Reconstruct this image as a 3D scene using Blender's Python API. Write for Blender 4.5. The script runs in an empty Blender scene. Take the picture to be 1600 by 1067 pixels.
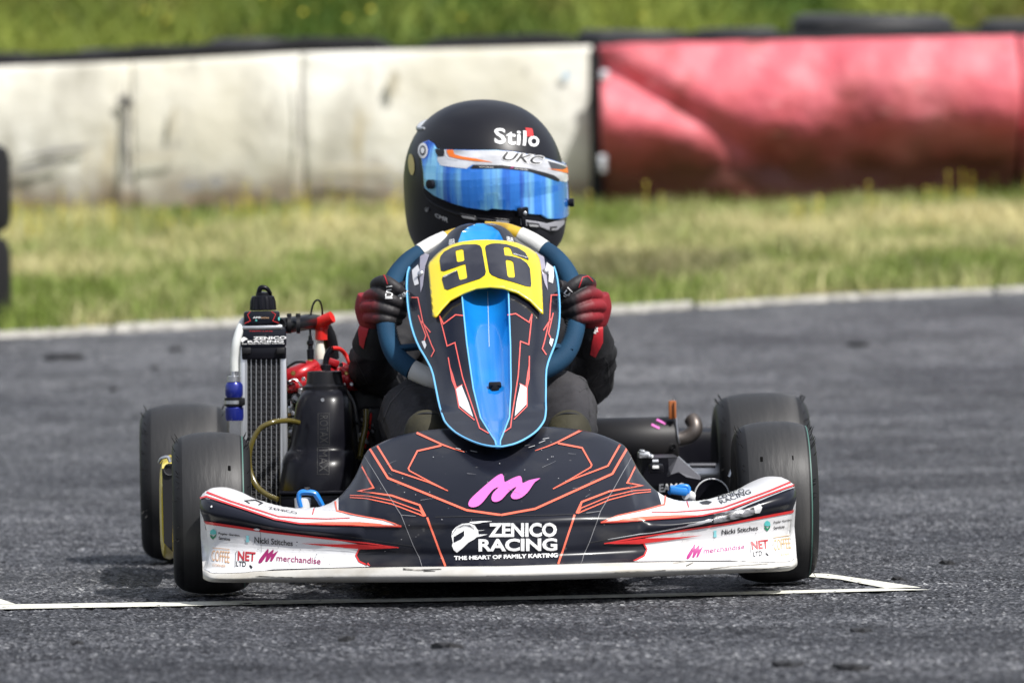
import bpy, bmesh, math, random
import numpy as np
from mathutils import Vector, Matrix, Euler
from mathutils.bvhtree import BVHTree
from mathutils.geometry import tessellate_polygon

random.seed(7)
rng = np.random.default_rng(11)
SC = bpy.context.scene
COL = SC.collection
R = math.radians

# ------------------------------------------------------------------ camera
CAM = Vector((0.0, -10.4, 0.62))
FPX = 9984.0
PITCH, YAWC, ROLL = R(1.201), R(0.199), R(1.0)
fwd = Vector((math.sin(YAWC) * math.cos(PITCH), math.cos(YAWC) * math.cos(PITCH), -math.sin(PITCH)))
rt0 = fwd.cross(Vector((0, 0, 1))).normalized()
up0 = rt0.cross(fwd).normalized()
UPV = (up0 * math.cos(ROLL) + rt0 * math.sin(ROLL)).normalized()
RTV = fwd.cross(UPV).normalized()
cd = bpy.data.cameras.new('camera')
cam = bpy.data.objects.new('camera', cd)
COL.objects.link(cam)
M3 = Matrix((RTV, UPV, -fwd)).transposed()
cam.matrix_world = Matrix.Translation(CAM) @ M3.to_4x4()
cd.sensor_width = 36.0
cd.lens = FPX / 1600 * 36
cd.clip_start = 0.1
cd.clip_end = 2000
cd.dof.use_dof = True
cd.dof.focus_distance = 10.25
cd.dof.aperture_fstop = 5.9
cd.dof.aperture_blades = 9
SC.camera = cam

# ------------------------------------------------------------------ daylight
SUN_EL, SUN_AZ = R(50), R(136)          # azimuth clockwise from +Y
w = bpy.data.worlds.new('World'); SC.world = w; w.use_nodes = True
nt = w.node_tree; nt.nodes.clear()
sky = nt.nodes.new('ShaderNodeTexSky'); sky.sky_type = 'NISHITA'; sky.sun_disc = False
sky.sun_elevation = SUN_EL; sky.sun_rotation = SUN_AZ
sky.air_density = 1.0; sky.dust_density = 3.0; sky.ozone_density = 1.0
# broken bright cloud cover over the blue
tc = nt.nodes.new('ShaderNodeTexCoord')
mp = nt.nodes.new('ShaderNodeMapping'); mp.inputs['Scale'].default_value = (1.6, 1.6, 4.0)
cl = nt.nodes.new('ShaderNodeTexNoise'); cl.inputs['Scale'].default_value = 2.2; cl.inputs['Detail'].default_value = 7
cr = nt.nodes.new('ShaderNodeValToRGB'); cr.color_ramp.elements[0].position = 0.34; cr.color_ramp.elements[1].position = 0.60
cm = nt.nodes.new('ShaderNodeMix'); cm.data_type = 'RGBA'
cm.inputs[7].default_value = (6.6, 7.0, 7.9, 1)
bg = nt.nodes.new('ShaderNodeBackground'); bg.inputs['Strength'].default_value = 0.095
wo = nt.nodes.new('ShaderNodeOutputWorld')
nt.links.new(tc.outputs['Generated'], mp.inputs[0]); nt.links.new(mp.outputs[0], cl.inputs[0])
nt.links.new(cl.outputs[0], cr.inputs[0]); nt.links.new(cr.outputs[0], cm.inputs[0])
nt.links.new(sky.outputs[0], cm.inputs[6]); nt.links.new(cm.outputs[2], bg.inputs[0]); nt.links.new(bg.outputs[0], wo.inputs[0])
sd = bpy.data.lights.new('sun', 'SUN'); sd.energy = 4.9; sd.angle = R(.8); sd.color = (1.0, 0.972, 0.93)
so = bpy.data.objects.new('sun', sd); COL.objects.link(so)
sdir = Vector((math.sin(SUN_AZ) * math.cos(SUN_EL), math.cos(SUN_AZ) * math.cos(SUN_EL), math.sin(SUN_EL)))
so.rotation_euler = (-sdir).to_track_quat('-Z', 'Y').to_euler()
so.location = sdir * 30
SC.view_settings.view_transform = 'Standard'; SC.view_settings.look = 'None'
SC.view_settings.gamma = 1.0; SC.view_settings.use_curve_mapping = False
SC.view_settings.exposure = 0.2

# ------------------------------------------------------------------ helpers
YAW = R(2.15)                                   # the kart's heading
ROOTM = Matrix.Rotation(YAW, 4, 'Z')
RINV = ROOTM.inverted()

def raydir(px, py):
    return (fwd + RTV * ((px - 800) / FPX) - UPV * ((py - 533.5) / FPX))

def Wp(px, py, Y):
    d = raydir(px, py); t = (Y - CAM.y) / d.y
    return CAM + d * t

CL = RINV @ CAM
def K(px, py, yl):
    """kart-local point seen at photo pixel (px,py) on the local plane y=yl"""
    d = RINV.to_3x3() @ raydir(px, py); t = (yl - CL.y) / d.y
    return CL + d * t

def proj(p):
    v = p - CAM; z = v.dot(fwd)
    return 800 + FPX * v.dot(RTV) / z, 533.5 - FPX * v.dot(UPV) / z

def mat(name, col, rough=0.5, metal=0.0, coat=0.0, spec=0.5, noise=None, bump=None, trans=0, coatr=0.05, emit=None):
    """noise=(colour2, scale, lo, hi[, (sx,sy,sz)])  bump=(scale, strength, distance[, (sx,sy,sz)])"""
    m = bpy.data.materials.new(name); m.use_nodes = True
    nt = m.node_tree; b = nt.nodes['Principled BSDF']
    b.inputs['Base Color'].default_value = (*col, 1); b.inputs['Roughness'].default_value = rough
    b.inputs['Metallic'].default_value = metal; b.inputs['Coat Weight'].default_value = coat
    b.inputs['Coat Roughness'].default_value = coatr
    b.inputs['Specular IOR Level'].default_value = spec
    if trans: b.inputs['Transmission Weight'].default_value = trans
    tc = nt.nodes.new('ShaderNodeTexCoord')
    def field(scale, sc3, detail=5):
        mp = nt.nodes.new('ShaderNodeMapping'); mp.inputs['Scale'].default_value = sc3 or (1, 1, 1)
        n = nt.nodes.new('ShaderNodeTexNoise'); n.inputs['Scale'].default_value = scale; n.inputs['Detail'].default_value = detail
        nt.links.new(tc.outputs['Object'], mp.inputs[0]); nt.links.new(mp.outputs[0], n.inputs[0]); return n
    prev = None
    if noise:
        for nz in (noise if isinstance(noise, list) else [noise]):
            n = field(nz[1], nz[4] if len(nz) > 4 else None)
            r = nt.nodes.new('ShaderNodeMapRange'); r.inputs[1].default_value = nz[2]; r.inputs[2].default_value = nz[3]
            mx = nt.nodes.new('ShaderNodeMix'); mx.data_type = 'RGBA'
            mx.inputs[6].default_value = (*col, 1); mx.inputs[7].default_value = (*nz[0], 1)
            nt.links.new(n.outputs[0], r.inputs[0]); nt.links.new(r.outputs[0], mx.inputs[0])
            if prev: nt.links.new(prev, mx.inputs[6])
            prev = mx.outputs[2]
        nt.links.new(prev, b.inputs['Base Color'])
    if bump:
        n = field(bump[0], bump[3] if len(bump) > 3 else None)
        bp = nt.nodes.new('ShaderNodeBump'); bp.inputs['Strength'].default_value = bump[1]; bp.inputs['Distance'].default_value = bump[2]
        nt.links.new(n.outputs[0], bp.inputs['Height']); nt.links.new(bp.outputs[0], b.inputs['Normal'])
    return m

def tag(o, label=None, cat=None, group=None, kind=None):
    if label: o['label'] = label
    if cat: o['category'] = cat
    if group: o['group'] = group
    if kind: o['kind'] = kind
    return o

def empty(name, parent=None, loc=(0, 0, 0), rz=0.0):
    o = bpy.data.objects.new(name, None); COL.objects.link(o)
    o.location = loc; o.rotation_euler = (0, 0, rz); o.parent = parent; o.empty_display_size = 0.05
    return o

class MB:
    """collects simple solids; build() links them as one mesh object"""
    def __init__(s): s.v = []; s.f = []; s.mi = []; s.cur = 0
    def add(s, vs, fs):
        n = len(s.v); s.v += [tuple(v) for v in vs]; s.f += [tuple(i + n for i in f) for f in fs]
        s.mi += [s.cur] * len(fs); return s
    def box(s, c, d, rot=None, bev=0.0):
        bm = bmesh.new(); bmesh.ops.create_cube(bm, size=1)
        for v in bm.verts: v.co = Vector((v.co.x * d[0], v.co.y * d[1], v.co.z * d[2]))
        if bev: bmesh.ops.bevel(bm, geom=bm.edges[:], offset=bev, segments=2, affect='EDGES', profile=0.5)
        m = Matrix.Translation(Vector(c)) @ (Euler(rot).to_matrix().to_4x4() if rot else Matrix.Identity(4))
        bm.verts.index_update()
        s.add([m @ v.co for v in bm.verts], [[v.index for v in f.verts] for f in bm.faces]); bm.free(); return s
    def tube(s, pts, r, n=12, caps=True, smooth=0, flat=1.0):
        pts = [Vector(p) for p in pts]; rs = list(r) if hasattr(r, '__len__') else [r] * len(pts)
        if smooth: pts, rs = catmull(pts, rs, smooth)
        N = len(pts); T = []
        for i in range(N):
            a = pts[max(i - 1, 0)]; b = pts[min(i + 1, N - 1)]; t = (b - a); T.append(t.normalized() if t.length > 1e-9 else Vector((0, 0, 1)))
        ref = Vector((0, 0, 1)) if abs(T[0].z) < 0.9 else Vector((1, 0, 0))
        u = (ref - T[0] * ref.dot(T[0])).normalized(); vs = []; fs = []
        for i in range(N):
            u = (u - T[i] * u.dot(T[i])).normalized(); w_ = T[i].cross(u)
            for k in range(n):
                a = 2 * math.pi * k / n
                vs.append(pts[i] + (u * math.cos(a) * flat + w_ * math.sin(a)) * rs[i])
        for i in range(N - 1):
            for k in range(n):
                k2 = (k + 1) % n; fs.append((i * n + k, i * n + k2, (i + 1) * n + k2, (i + 1) * n + k))
        if caps:
            fs.append(tuple(range(n))[::-1]); fs.append(tuple((N - 1) * n + k for k in range(n)))
        return s.add(vs, fs)
    def lathe(s, prof, origin=(0, 0, 0), axis='X', n=48):
        """prof: list of (along, radius)"""
        vs = []; fs = []; o = Vector(origin)
        for a, r in prof:
            for k in range(n):
                t = 2 * math.pi * k / n; c, q = r * math.cos(t), r * math.sin(t)
                vs.append(o + {'X': Vector((a, c, q)), 'Y': Vector((c, a, q)), 'Z': Vector((c, q, a))}[axis])
        for i in range(len(prof) - 1):
            for k in range(n):
                k2 = (k + 1) % n; f = (i * n + k, i * n + k2, (i + 1) * n + k2, (i + 1) * n + k)
                fs.append(f if axis != 'Y' else f[::-1])
        return s.add(vs, fs)
    def ell(s, c, r, rot=None, n=20, m=12):
        vs = []; fs = []; c = Vector(c); M = Euler(rot).to_matrix() if rot else Matrix.Identity(3)
        for i in range(m + 1):
            p = math.pi * i / m
            for k in range(n):
                t = 2 * math.pi * k / n
                vs.append(c + M @ Vector((r[0] * math.sin(p) * math.cos(t), r[1] * math.sin(p) * math.sin(t), r[2] * math.cos(p))))
        for i in range(m):
            for k in range(n):
                k2 = (k + 1) % n; fs.append((i * n + k, (i + 1) * n + k, (i + 1) * n + k2, i * n + k2))
        return s.add(vs, fs)
    def grid(s, P, closed=False):
        """P[i][j] rows of points"""
        a = len(P); b = len(P[0]); vs = [p for row in P for p in row]; fs = []
        for i in range(a - 1):
            for j in range(b - 1 + (1 if closed else 0)):
                j2 = (j + 1) % b; fs.append((i * b + j, i * b + j2, (i + 1) * b + j2, (i + 1) * b + j))
        return s.add(vs, fs)
    def build(s, name, m, parent=None, smooth=True, sharp=40, normals=True):
        me = bpy.data.meshes.new(name); me.from_pydata(s.v, [], s.f)
        for q in (m if isinstance(m, (list, tuple)) else [m]): me.materials.append(q)
        if any(s.mi): me.polygons.foreach_set('material_index', s.mi)
        if normals:
            bm = bmesh.new(); bm.from_mesh(me); bmesh.ops.remove_doubles(bm, verts=bm.verts, dist=1e-6)
            bmesh.ops.recalc_face_normals(bm, faces=bm.faces); bm.to_mesh(me); bm.free()
        if smooth:
            me.polygons.foreach_set('use_smooth', [True] * len(me.polygons)); me.set_sharp_from_angle(angle=R(sharp))
        me.update()
        o = bpy.data.objects.new(name, me); COL.objects.link(o); o.parent = parent
        return o

def catmull(pts, rs, k):
    n = len(pts); P = []; Q = []
    for i in range(n - 1):
        p0 = pts[max(i - 1, 0)]; p1 = pts[i]; p2 = pts[i + 1]; p3 = pts[min(i + 2, n - 1)]
        for j in range(k):
            t = j / k
            P.append(0.5 * ((2 * p1) + (p2 - p0) * t + (2 * p0 - 5 * p1 + 4 * p2 - p3) * t * t + (3 * p1 - p0 - 3 * p2 + p3) * t ** 3))
            Q.append(rs[i] * (1 - t) + rs[i + 1] * t)
    P.append(pts[-1]); Q.append(rs[-1]); return P, Q

def sm2(pts, k=6):
    return catmull([Vector((*p, 0)) for p in pts], [1] * len(pts), k)[0]

def vnoise(x, y, seed=0):
    xi = np.floor(x).astype(np.int64); yi = np.floor(y).astype(np.int64); fx = x - xi; fy = y - yi
    fx = fx * fx * (3 - 2 * fx); fy = fy * fy * (3 - 2 * fy)
    def h(a, b):
        n = (a * 374761393 + b * 668265263 + seed * 1442695041) & 0xffffffff
        n = ((n ^ (n >> 13)) * 1274126177) & 0xffffffff
        return ((n ^ (n >> 16)) & 0xffff) / 65535.0
    return (h(xi, yi) * (1 - fx) + h(xi + 1, yi) * fx) * (1 - fy) + (h(xi, yi + 1) * (1 - fx) + h(xi + 1, yi + 1) * fx) * fy

def fast_grid(name, X, Y, Z, m, parent=None, smooth=True):
    a, b = X.shape; me = bpy.data.meshes.new(name)
    me.vertices.add(a * b); me.vertices.foreach_set('co', np.stack([X, Y, Z], -1).astype(np.float32).ravel())
    i = np.arange(a - 1)[:, None] * b + np.arange(b - 1)[None, :]
    q = np.stack([i, i + 1, i + b + 1, i + b], -1).reshape(-1, 4)
    me.loops.add(q.size); me.loops.foreach_set('vertex_index', q.ravel().astype(np.int32))
    me.polygons.add(len(q)); me.polygons.foreach_set('loop_start', np.arange(0, q.size, 4, dtype=np.int32))
    me.polygons.foreach_set('loop_total', np.full(len(q), 4, dtype=np.int32))
    me.polygons.foreach_set('use_smooth', np.full(len(q), smooth)); me.materials.append(m); me.update(calc_edges=True)
    o = bpy.data.objects.new(name, me); COL.objects.link(o); o.parent = parent; return o

# ---------------- flat artwork laid onto curved surfaces
def bvh_of(mb):
    return BVHTree.FromPolygons([Vector(v) for v in mb.v], mb.f)

def onto(bvh, off):
    """photo pixel -> point 'off' metres proud of the surface (a sticker's place)"""
    D3 = RINV.to_3x3()
    def f(p):
        d = (D3 @ raydir(p[0], p[1])).normalized()
        h = bvh.ray_cast(CL, d)
        if h[0] is None:
            h = min((bvh.find_nearest(CL + d * (9.9 + .04 * k)) for k in range(36)), key=lambda r: r[3])
            q = h[0]
        else: q = h[0]
        n = h[1]
        if n.dot(d) > 0: n = -n
        return q + n * off
    return f

def flat_tris(polys):
    t = tessellate_polygon([[Vector((p[0], p[1], 0)) for p in pl] for pl in polys])
    pts = [p for pl in polys for p in pl]
    return [(p[0], p[1]) for p in pts], [tuple(x) for x in t]

def decal(name, pts, tris, fmap, m, parent, step=6.0, thick=0.0, smooth=True):
    bm = bmesh.new(); vs = [bm.verts.new((p[0], p[1], 0)) for p in pts]
    for t in tris:
        try: bm.faces.new([vs[i] for i in t])
        except ValueError: pass
    bmesh.ops.remove_doubles(bm, verts=bm.verts, dist=1e-4)
    for _ in range(7):
        es = [e for e in bm.edges if e.calc_length() > step]
        if not es: break
        bmesh.ops.subdivide_edges(bm, edges=es, cuts=1, use_grid_fill=False)
        bmesh.ops.triangulate(bm, faces=[f for f in bm.faces if len(f.verts) > 3])
    for v in bm.verts: v.co = fmap((v.co.x, v.co.y))
    me = bpy.data.meshes.new(name)
    bmesh.ops.recalc_face_normals(bm, faces=bm.faces)
    fr = sum((1 if (f.normal.y < 0) else -1) * f.calc_area() for f in bm.faces)
    if fr < 0: bmesh.ops.reverse_faces(bm, faces=bm.faces)
    bm.to_mesh(me); bm.free(); me.materials.append(m)
    if smooth: me.polygons.foreach_set('use_smooth', [True] * len(me.polygons))
    o = bpy.data.objects.new(name, me); COL.objects.link(o); o.parent = parent
    if thick:
        s = o.modifiers.new('thickness', 'SOLIDIFY'); s.thickness = thick; s.offset = -1
    return o

def poly_decal(name, polys, fmap, m, parent, **k):
    if not isinstance(polys[0][0], (list, tuple)): polys = [polys]
    p, t = flat_tris(polys); return decal(name, p, t, fmap, m, parent, **k)

def stroke_geo(pts, w_, taper=(1, 1)):
    P = [Vector((*p, 0)) for p in pts]; n = len(P); L = []
    for i in range(n):
        a = (P[i] - P[i - 1]).normalized() if i else (P[1] - P[0]).normalized()
        b = (P[i + 1] - P[i]).normalized() if i < n - 1 else a
        t = (a + b); t = t.normalized() if t.length > 1e-3 else a
        c = max(t.dot(a), 0.35); nn = Vector((-t.y, t.x, 0)) / c
        ww = w_ / 2 * (taper[0] + (taper[1] - taper[0]) * i / (n - 1))
        L.append((P[i] + nn * ww, P[i] - nn * ww))
    pts2 = []; tr = []
    for i, (a, b) in enumerate(L): pts2 += [(a.x, a.y), (b.x, b.y)]
    for i in range(n - 1):
        k = 2 * i; tr += [(k, k + 1, k + 3), (k, k + 3, k + 2)]
    return pts2, tr

def strokes(name, lst, w_, fmap, m, parent, **k):
    """lst of polylines (or (polyline, taper)) as one sticker"""
    for s in lst:
        tp = (1, 1)
        if isinstance(s, tuple): s, tp = s
        p, t = stroke_geo(s, w_, tp)
        decal(name, p, t, fmap, m, parent, **k)

_txt = {}
def text2d(s, bold=0.0, shear=0.0, spacing=1.0):
    key = (s, bold, shear, spacing)
    if key in _txt: return _txt[key]
    c = bpy.data.curves.new('lettering', 'FONT'); c.body = s; c.offset = bold; c.shear = shear; c.space_character = spacing
    c.resolution_u = 3
    o = bpy.data.objects.new('lettering', c); COL.objects.link(o)
    bpy.context.view_layer.update()
    me = bpy.data.meshes.new_from_object(o.evaluated_get(bpy.context.evaluated_depsgraph_get()))
    vs = np.array([v.co[:2] for v in me.vertices]); fs = [tuple(p.vertices) for p in me.polygons]
    bpy.data.objects.remove(o); bpy.data.curves.remove(c); bpy.data.meshes.remove(me)
    mn = vs.min(0); mx = vs.max(0); vs = (vs - mn) / (mx - mn)
    _txt[key] = (vs, fs); return _txt[key]

def text_decal(name, s, quad, fmap, m, parent, bold=0.02, shear=0.0, spacing=1.0, step=6, thick=0):
    """quad: TL, TR, BR, BL in photo pixels"""
    vs, fs = text2d(s, bold, shear, spacing); TL, TR, BR, BL = [np.array(q, float) for q in quad]
    pts = [tuple((BL * (1 - u) + BR * u) * (1 - v) + (TL * (1 - u) + TR * u) * v) for u, v in vs]
    tr = []
    for f in fs:
        for k in range(1, len(f) - 1): tr.append((f[0], f[k], f[k + 1]))
    return decal(name, pts, tr, fmap, m, parent, step=step, smooth=True, thick=thick)

def circ(cx, cy, rx, ry=None, n=24, rot=0):
    ry = ry or rx; c, s = math.cos(rot), math.sin(rot)
    return [(cx + rx * math.cos(t) * c - ry * math.sin(t) * s, cy + rx * math.cos(t) * s + ry * math.sin(t) * c) for t in [2 * math.pi * i / n for i in range(n)]]

def T(sc, ox, oy):
    def g(L): return [(ox + x / sc, oy + y / sc) for x, y in L]
    return g
C1 = T(3.3333, 300, 640); C2 = T(2.963, 760, 640); CF = T(2.81, 600, 340)
CP = T(7.115, 660, 350); CH = T(6.4, 650, 200); CLG = T(6.275, 690, 720); CN = T(5.333, 550, 690)
CSL = T(7.62, 310, 790); CSR = T(7.62, 1050, 790); CG = T(6.4, 630, 560)
# ------------------------------------------------------------------ terrain
TY = np.array([-80, 1.2, 2.4, 3.6, 5.6, 7.6, 10.0, 12.6, 13.6, 80.])
TZ = np.array([0, 0, .012, .055, .145, .27, .42, .585, .68, .80])
def tz(Y):
    Y = np.asarray(Y, float); a = np.interp(Y - .35, TY, TZ); b = np.interp(Y + .35, TY, TZ); c = np.interp(Y, TY, TZ)
    return (a + b + 2 * c) / 4

def Gp(px, py):
    """where the ray through a photo pixel meets the terrain"""
    d = raydir(px, py); t = 8.0; st = .05
    while t < 60:
        p = CAM + d * t
        if p.z < float(tz(p.y)): break
        t += st
    a, b = t - st, t
    for _ in range(20):
        m = (a + b) / 2; p = CAM + d * m
        if p.z < float(tz(p.y)): b = m
        else: a = m
    return CAM + d * b

# ---- ground under everything
M_soil = mat('soil', (.10, .08, .055), .95, noise=((.06, .075, .03), 3, .4, .6))
mb = MB(); mb.grid([[(-400, -400, -.5), (400, -400, -.5)], [(-400, 600, -.5), (400, 600, -.5)]])
tag(mb.build('ground', M_soil, smooth=False), kind='structure')

# ---- asphalt road
def road_mat():
    m = bpy.data.materials.new('asphalt'); m.use_nodes = True; nt = m.node_tree; b = nt.nodes['Principled BSDF']
    g = nt.nodes.new('ShaderNodeNewGeometry')
    def noise(sc, det=4, rough=.6):
        n = nt.nodes.new('ShaderNodeTexNoise'); n.inputs['Scale'].default_value = sc; n.inputs['Detail'].default_value = det
        n.inputs['Roughness'].default_value = rough; nt.links.new(g.outputs['Position'], n.inputs['Vector']); return n.outputs[0]
    def ramp(src, stops):
        r = nt.nodes.new('ShaderNodeValToRGB'); e = r.color_ramp.elements
        while len(e) < len(stops): e.new(.5)
        for q, (p, c) in zip(e, stops): q.position = p; q.color = (*c, 1)
        nt.links.new(src, r.inputs[0]); return r.outputs[0]
    def mix(a, b_, f, mode='MIX'):
        x = nt.nodes.new('ShaderNodeMix'); x.data_type = 'RGBA'; x.blend_type = mode
        for s, v in ((6, a), (7, b_), (0, f)):
            if isinstance(v, (int, float, tuple)): x.inputs[s].default_value = v
            else: nt.links.new(v, x.inputs[s])
        return x.outputs[2]
    vo = nt.nodes.new('ShaderNodeTexVoronoi'); vo.inputs['Scale'].default_value = 195; nt.links.new(g.outputs['Position'], vo.inputs['Vector'])
    sep = nt.nodes.new('ShaderNodeSeparateColor'); nt.links.new(vo.outputs['Color'], sep.inputs[0])
    base = ramp(sep.outputs[0], [(0, (.006, .0065, .009)), (.35, (.028, .029, .034)), (.72, (.072, .074, .083)), (.92, (.14, .143, .155)), (1, (.28, .285, .295))])
    big = ramp(noise(1.3, 6), [(.35, (.74, .74, .76)), (.62, (1.22, 1.21, 1.19))])
    c = mix(base, big, 1.0, 'MULTIPLY')
    med = ramp(noise(9, 6, .7), [(.34, (.50, .50, .51)), (.50, (1.0, 1.0, 1.0)), (.66, (1.25, 1.25, 1.25))])
    c = mix(c, med, 1.0, 'MULTIPLY')
    # long dark streaks rubbed in along the direction of travel
    mp = nt.nodes.new('ShaderNodeMapping'); mp.inputs['Scale'].default_value = (.9, 2.6, 1); mp.inputs['Rotation'].default_value = (0, 0, R(8))
    nt.links.new(g.outputs['Position'], mp.inputs[0])
    n = nt.nodes.new('ShaderNodeTexNoise'); n.inputs['Scale'].default_value = 1.1; n.inputs['Detail'].default_value = 5; nt.links.new(mp.outputs[0], n.inputs[0])
    c = mix(c, ramp(n.outputs[0], [(.38, (.68, .68, .69)), (.60, (1.16, 1.16, 1.15))]), 1.0, 'MULTIPLY')
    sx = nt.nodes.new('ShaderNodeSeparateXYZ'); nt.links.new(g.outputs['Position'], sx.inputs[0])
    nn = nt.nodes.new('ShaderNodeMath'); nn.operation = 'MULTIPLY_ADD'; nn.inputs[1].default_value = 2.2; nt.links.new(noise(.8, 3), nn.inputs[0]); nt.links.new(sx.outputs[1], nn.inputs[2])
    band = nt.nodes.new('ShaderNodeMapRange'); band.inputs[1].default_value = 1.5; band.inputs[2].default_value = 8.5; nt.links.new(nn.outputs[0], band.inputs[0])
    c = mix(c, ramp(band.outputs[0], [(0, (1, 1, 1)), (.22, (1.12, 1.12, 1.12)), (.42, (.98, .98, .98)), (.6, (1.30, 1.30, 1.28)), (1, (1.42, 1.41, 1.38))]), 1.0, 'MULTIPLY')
    nt.links.new(c, b.inputs['Base Color'])
    rr = nt.nodes.new('ShaderNodeMapRange'); rr.inputs[3].default_value = .46; rr.inputs[4].default_value = .8
    nt.links.new(sep.outputs[1], rr.inputs[0]); nt.links.new(rr.outputs[0], b.inputs['Roughness'])
    b.inputs['Specular IOR Level'].default_value = .3
    bp = nt.nodes.new('ShaderNodeBump'); bp.inputs['Strength'].default_value = .8; bp.inputs['Distance'].default_value = .004
    nt.links.new(vo.outputs['Distance'], bp.inputs['Height']); nt.links.new(bp.outputs[0], b.inputs['Normal'])
    return m
def steps(a, b, s0, g, smax):
    out = [a]; s = s0; d = 1 if b > a else -1
    while (b - out[-1]) * d > 0: out.append(out[-1] + d * s); s = min(s * g, smax)
    return out[1:]
xs = np.array(steps(-1.2, -60, .012, 1.12, 3)[::-1] + list(np.arange(-1.2, 1.2, .0062)) + steps(1.2, 60, .012, 1.12, 3))
ys = np.array(steps(-2.7, -60, .02, 1.12, 3)[::-1] + list(np.arange(-2.7, 1.9, .0085)) + steps(1.9, 12.0, .0105, 1.012, .09))
RX, RY = np.meshgrid(xs, ys)
def relief(X, Y):
    a = (vnoise(X * 105, Y * 105, 1) - .5) * .0046 + (vnoise(X * 47 + 3, Y * 47, 2) - .5) * .003 + (vnoise(X * 230, Y * 230, 5) - .5) * .0022
    a = a * (0.5 + vnoise(X * 6, Y * 6, 9))
    a += (vnoise(X * 2.3, Y * 2.3, 3) - .5) * .0012 + (vnoise(X * .8, Y * .8, 4) - .5) * .002
    return a - .001
RZ = tz(RY) + relief(RX, RY)
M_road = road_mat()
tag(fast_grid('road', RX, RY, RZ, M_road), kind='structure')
def road_h(x, y):
    i = min(max(np.searchsorted(ys, y) - 1, 0), len(ys) - 2); j = min(max(np.searchsorted(xs, x) - 1, 0), len(xs) - 2)
    return float(max(RZ[i, j], RZ[i + 1, j], RZ[i, j + 1], RZ[i + 1, j + 1]))

# ---- painted grid box line
M_paint = mat('road_paint', (.74, .73, .64), .7, noise=[((.42, .42, .38), 60, .52, .68), ((.30, .30, .30), 9, .62, .78)], bump=(200, .6, .002))
def ground_paint(name, poly, label, cat):
    w3 = [Gp(*p) for p in poly]
    p, t = flat_tris([[(q.x, q.y) for q in w3]])
    bm = bmesh.new(); vs = [bm.verts.new((a[0], a[1], 0)) for a in p]
    for q in t: bm.faces.new([vs[i] for i in q])
    for _ in range(9):
        es = [e for e in bm.edges if e.calc_length() > .022]
        if not es: break
        bmesh.ops.subdivide_edges(bm, edges=es, cuts=1); bmesh.ops.triangulate(bm, faces=[f for f in bm.faces if len(f.verts) > 3])
    for v in bm.verts: v.co.z = float(tz(v.co.y)) + float((vnoise(v.co.x * 2.3, v.co.y * 2.3, 3) - .5) * .0012 + (vnoise(v.co.x * .8, v.co.y * .8, 4) - .5) * .002) + .0018
    bmesh.ops.recalc_face_normals(bm, faces=bm.faces)
    if sum(f.normal.z for f in bm.faces) < 0: bmesh.ops.reverse_faces(bm, faces=bm.faces)
    me = bpy.data.meshes.new(name); bm.to_mesh(me); bm.free(); me.materials.append(M_paint)
    o = bpy.data.objects.new(name, me); COL.objects.link(o); tag(o, label, cat, kind='structure')
ground_paint('painted_line', [(-140, 948.3), (27, 944.5), (400, 938.6), (800, 932), (1100, 926.2), (1385, 919.6), (1456, 921.8), (1100, 931.2), (800, 937.6), (400, 944.6), (27, 951.5), (-140, 954.5)], 'long white grid line across the asphalt in front of the kart', 'painted line')
ground_paint('painted_corner', [(1200, 893.5), (1292.6, 896.7), (1392, 911.0), (1440, 918.4), (1384, 919.4), (1313, 905.6), (1265, 901.2), (1200, 900)], 'short slanting white line running off behind the front wheel', 'painted line')
ground_paint('painted_corner', [(-110, 908), (-60, 915), (-5, 934.5), (24, 944), (0, 944.6), (-40, 938), (-110, 920)], 'short slanting white line at the left end of the long one', 'painted line')

# ---- concrete edging kerb
Elow = [(-1200, 580), (-400, 548), (0, 528), (506, 503), (942, 491), (1310, 468.5), (1600, 456), (2000, 441), (2700, 420)]
Eup = [(-1200, 566), (-400, 535), (0, 517), (506, 496), (942, 484.5), (1310, 463), (1600, 450), (2000, 434), (2700, 414)]
EL = [Gp(*p) for p in Elow]; EU = [Gp(*p) for p in Eup]
for L in (EL, EU):
    a = L[0] + (L[0] - L[1]).normalized() * 45; b = L[-1] + (L[-1] - L[-2]).normalized() * 45
    L.insert(0, Vector((a.x, max(a.y, 3.5), 0))); L.append(Vector((b.x, min(b.y, 12), 0)))
elx = np.array([p.x for p in EL]); ely = np.array([p.y for p in EL]); eux = np.array([p.x for p in EU]); euy = np.array([p.y for p in EU])
M_kerb = mat('kerb_concrete', (.50, .48, .43), .9, noise=[((.26, .25, .22), 30, .42, .62), ((.14, .13, .12), 8, .6, .75)], bump=(60, .5, .01))
kerb = tag(empty('kerb'), kind='structure')
x = -14.0; ki = 0
while x < 14:
    L = .86 + .05 * math.sin(ki * 2.3); P = []
    for fx in np.linspace(x + .008, x + L - .008, 5):
        y0 = float(np.interp(fx, elx, ely)); y1 = float(np.interp(fx, eux, euy)) + .05; z0 = float(tz(y0)); z1 = float(tz(y1)); h = .006 + .004 * math.sin(ki * 1.7)
        P.append([(fx, y0, z0 - .05), (fx, y0 + .004, z0 + h), (fx, y0 + .02, z0 + h + .006), (fx, y1, z1 + h), (fx, y1 + .01, z1 - .06)])
    mb = MB(); mb.grid(P); mb.f.append((0, 1, 2, 3, 4)); mb.f.append((20, 21, 22, 23, 24)); mb.mi += [0, 0]
    mb.build('kerbstone', M_kerb, kerb, sharp=50)
    x += L; ki += 1

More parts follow.
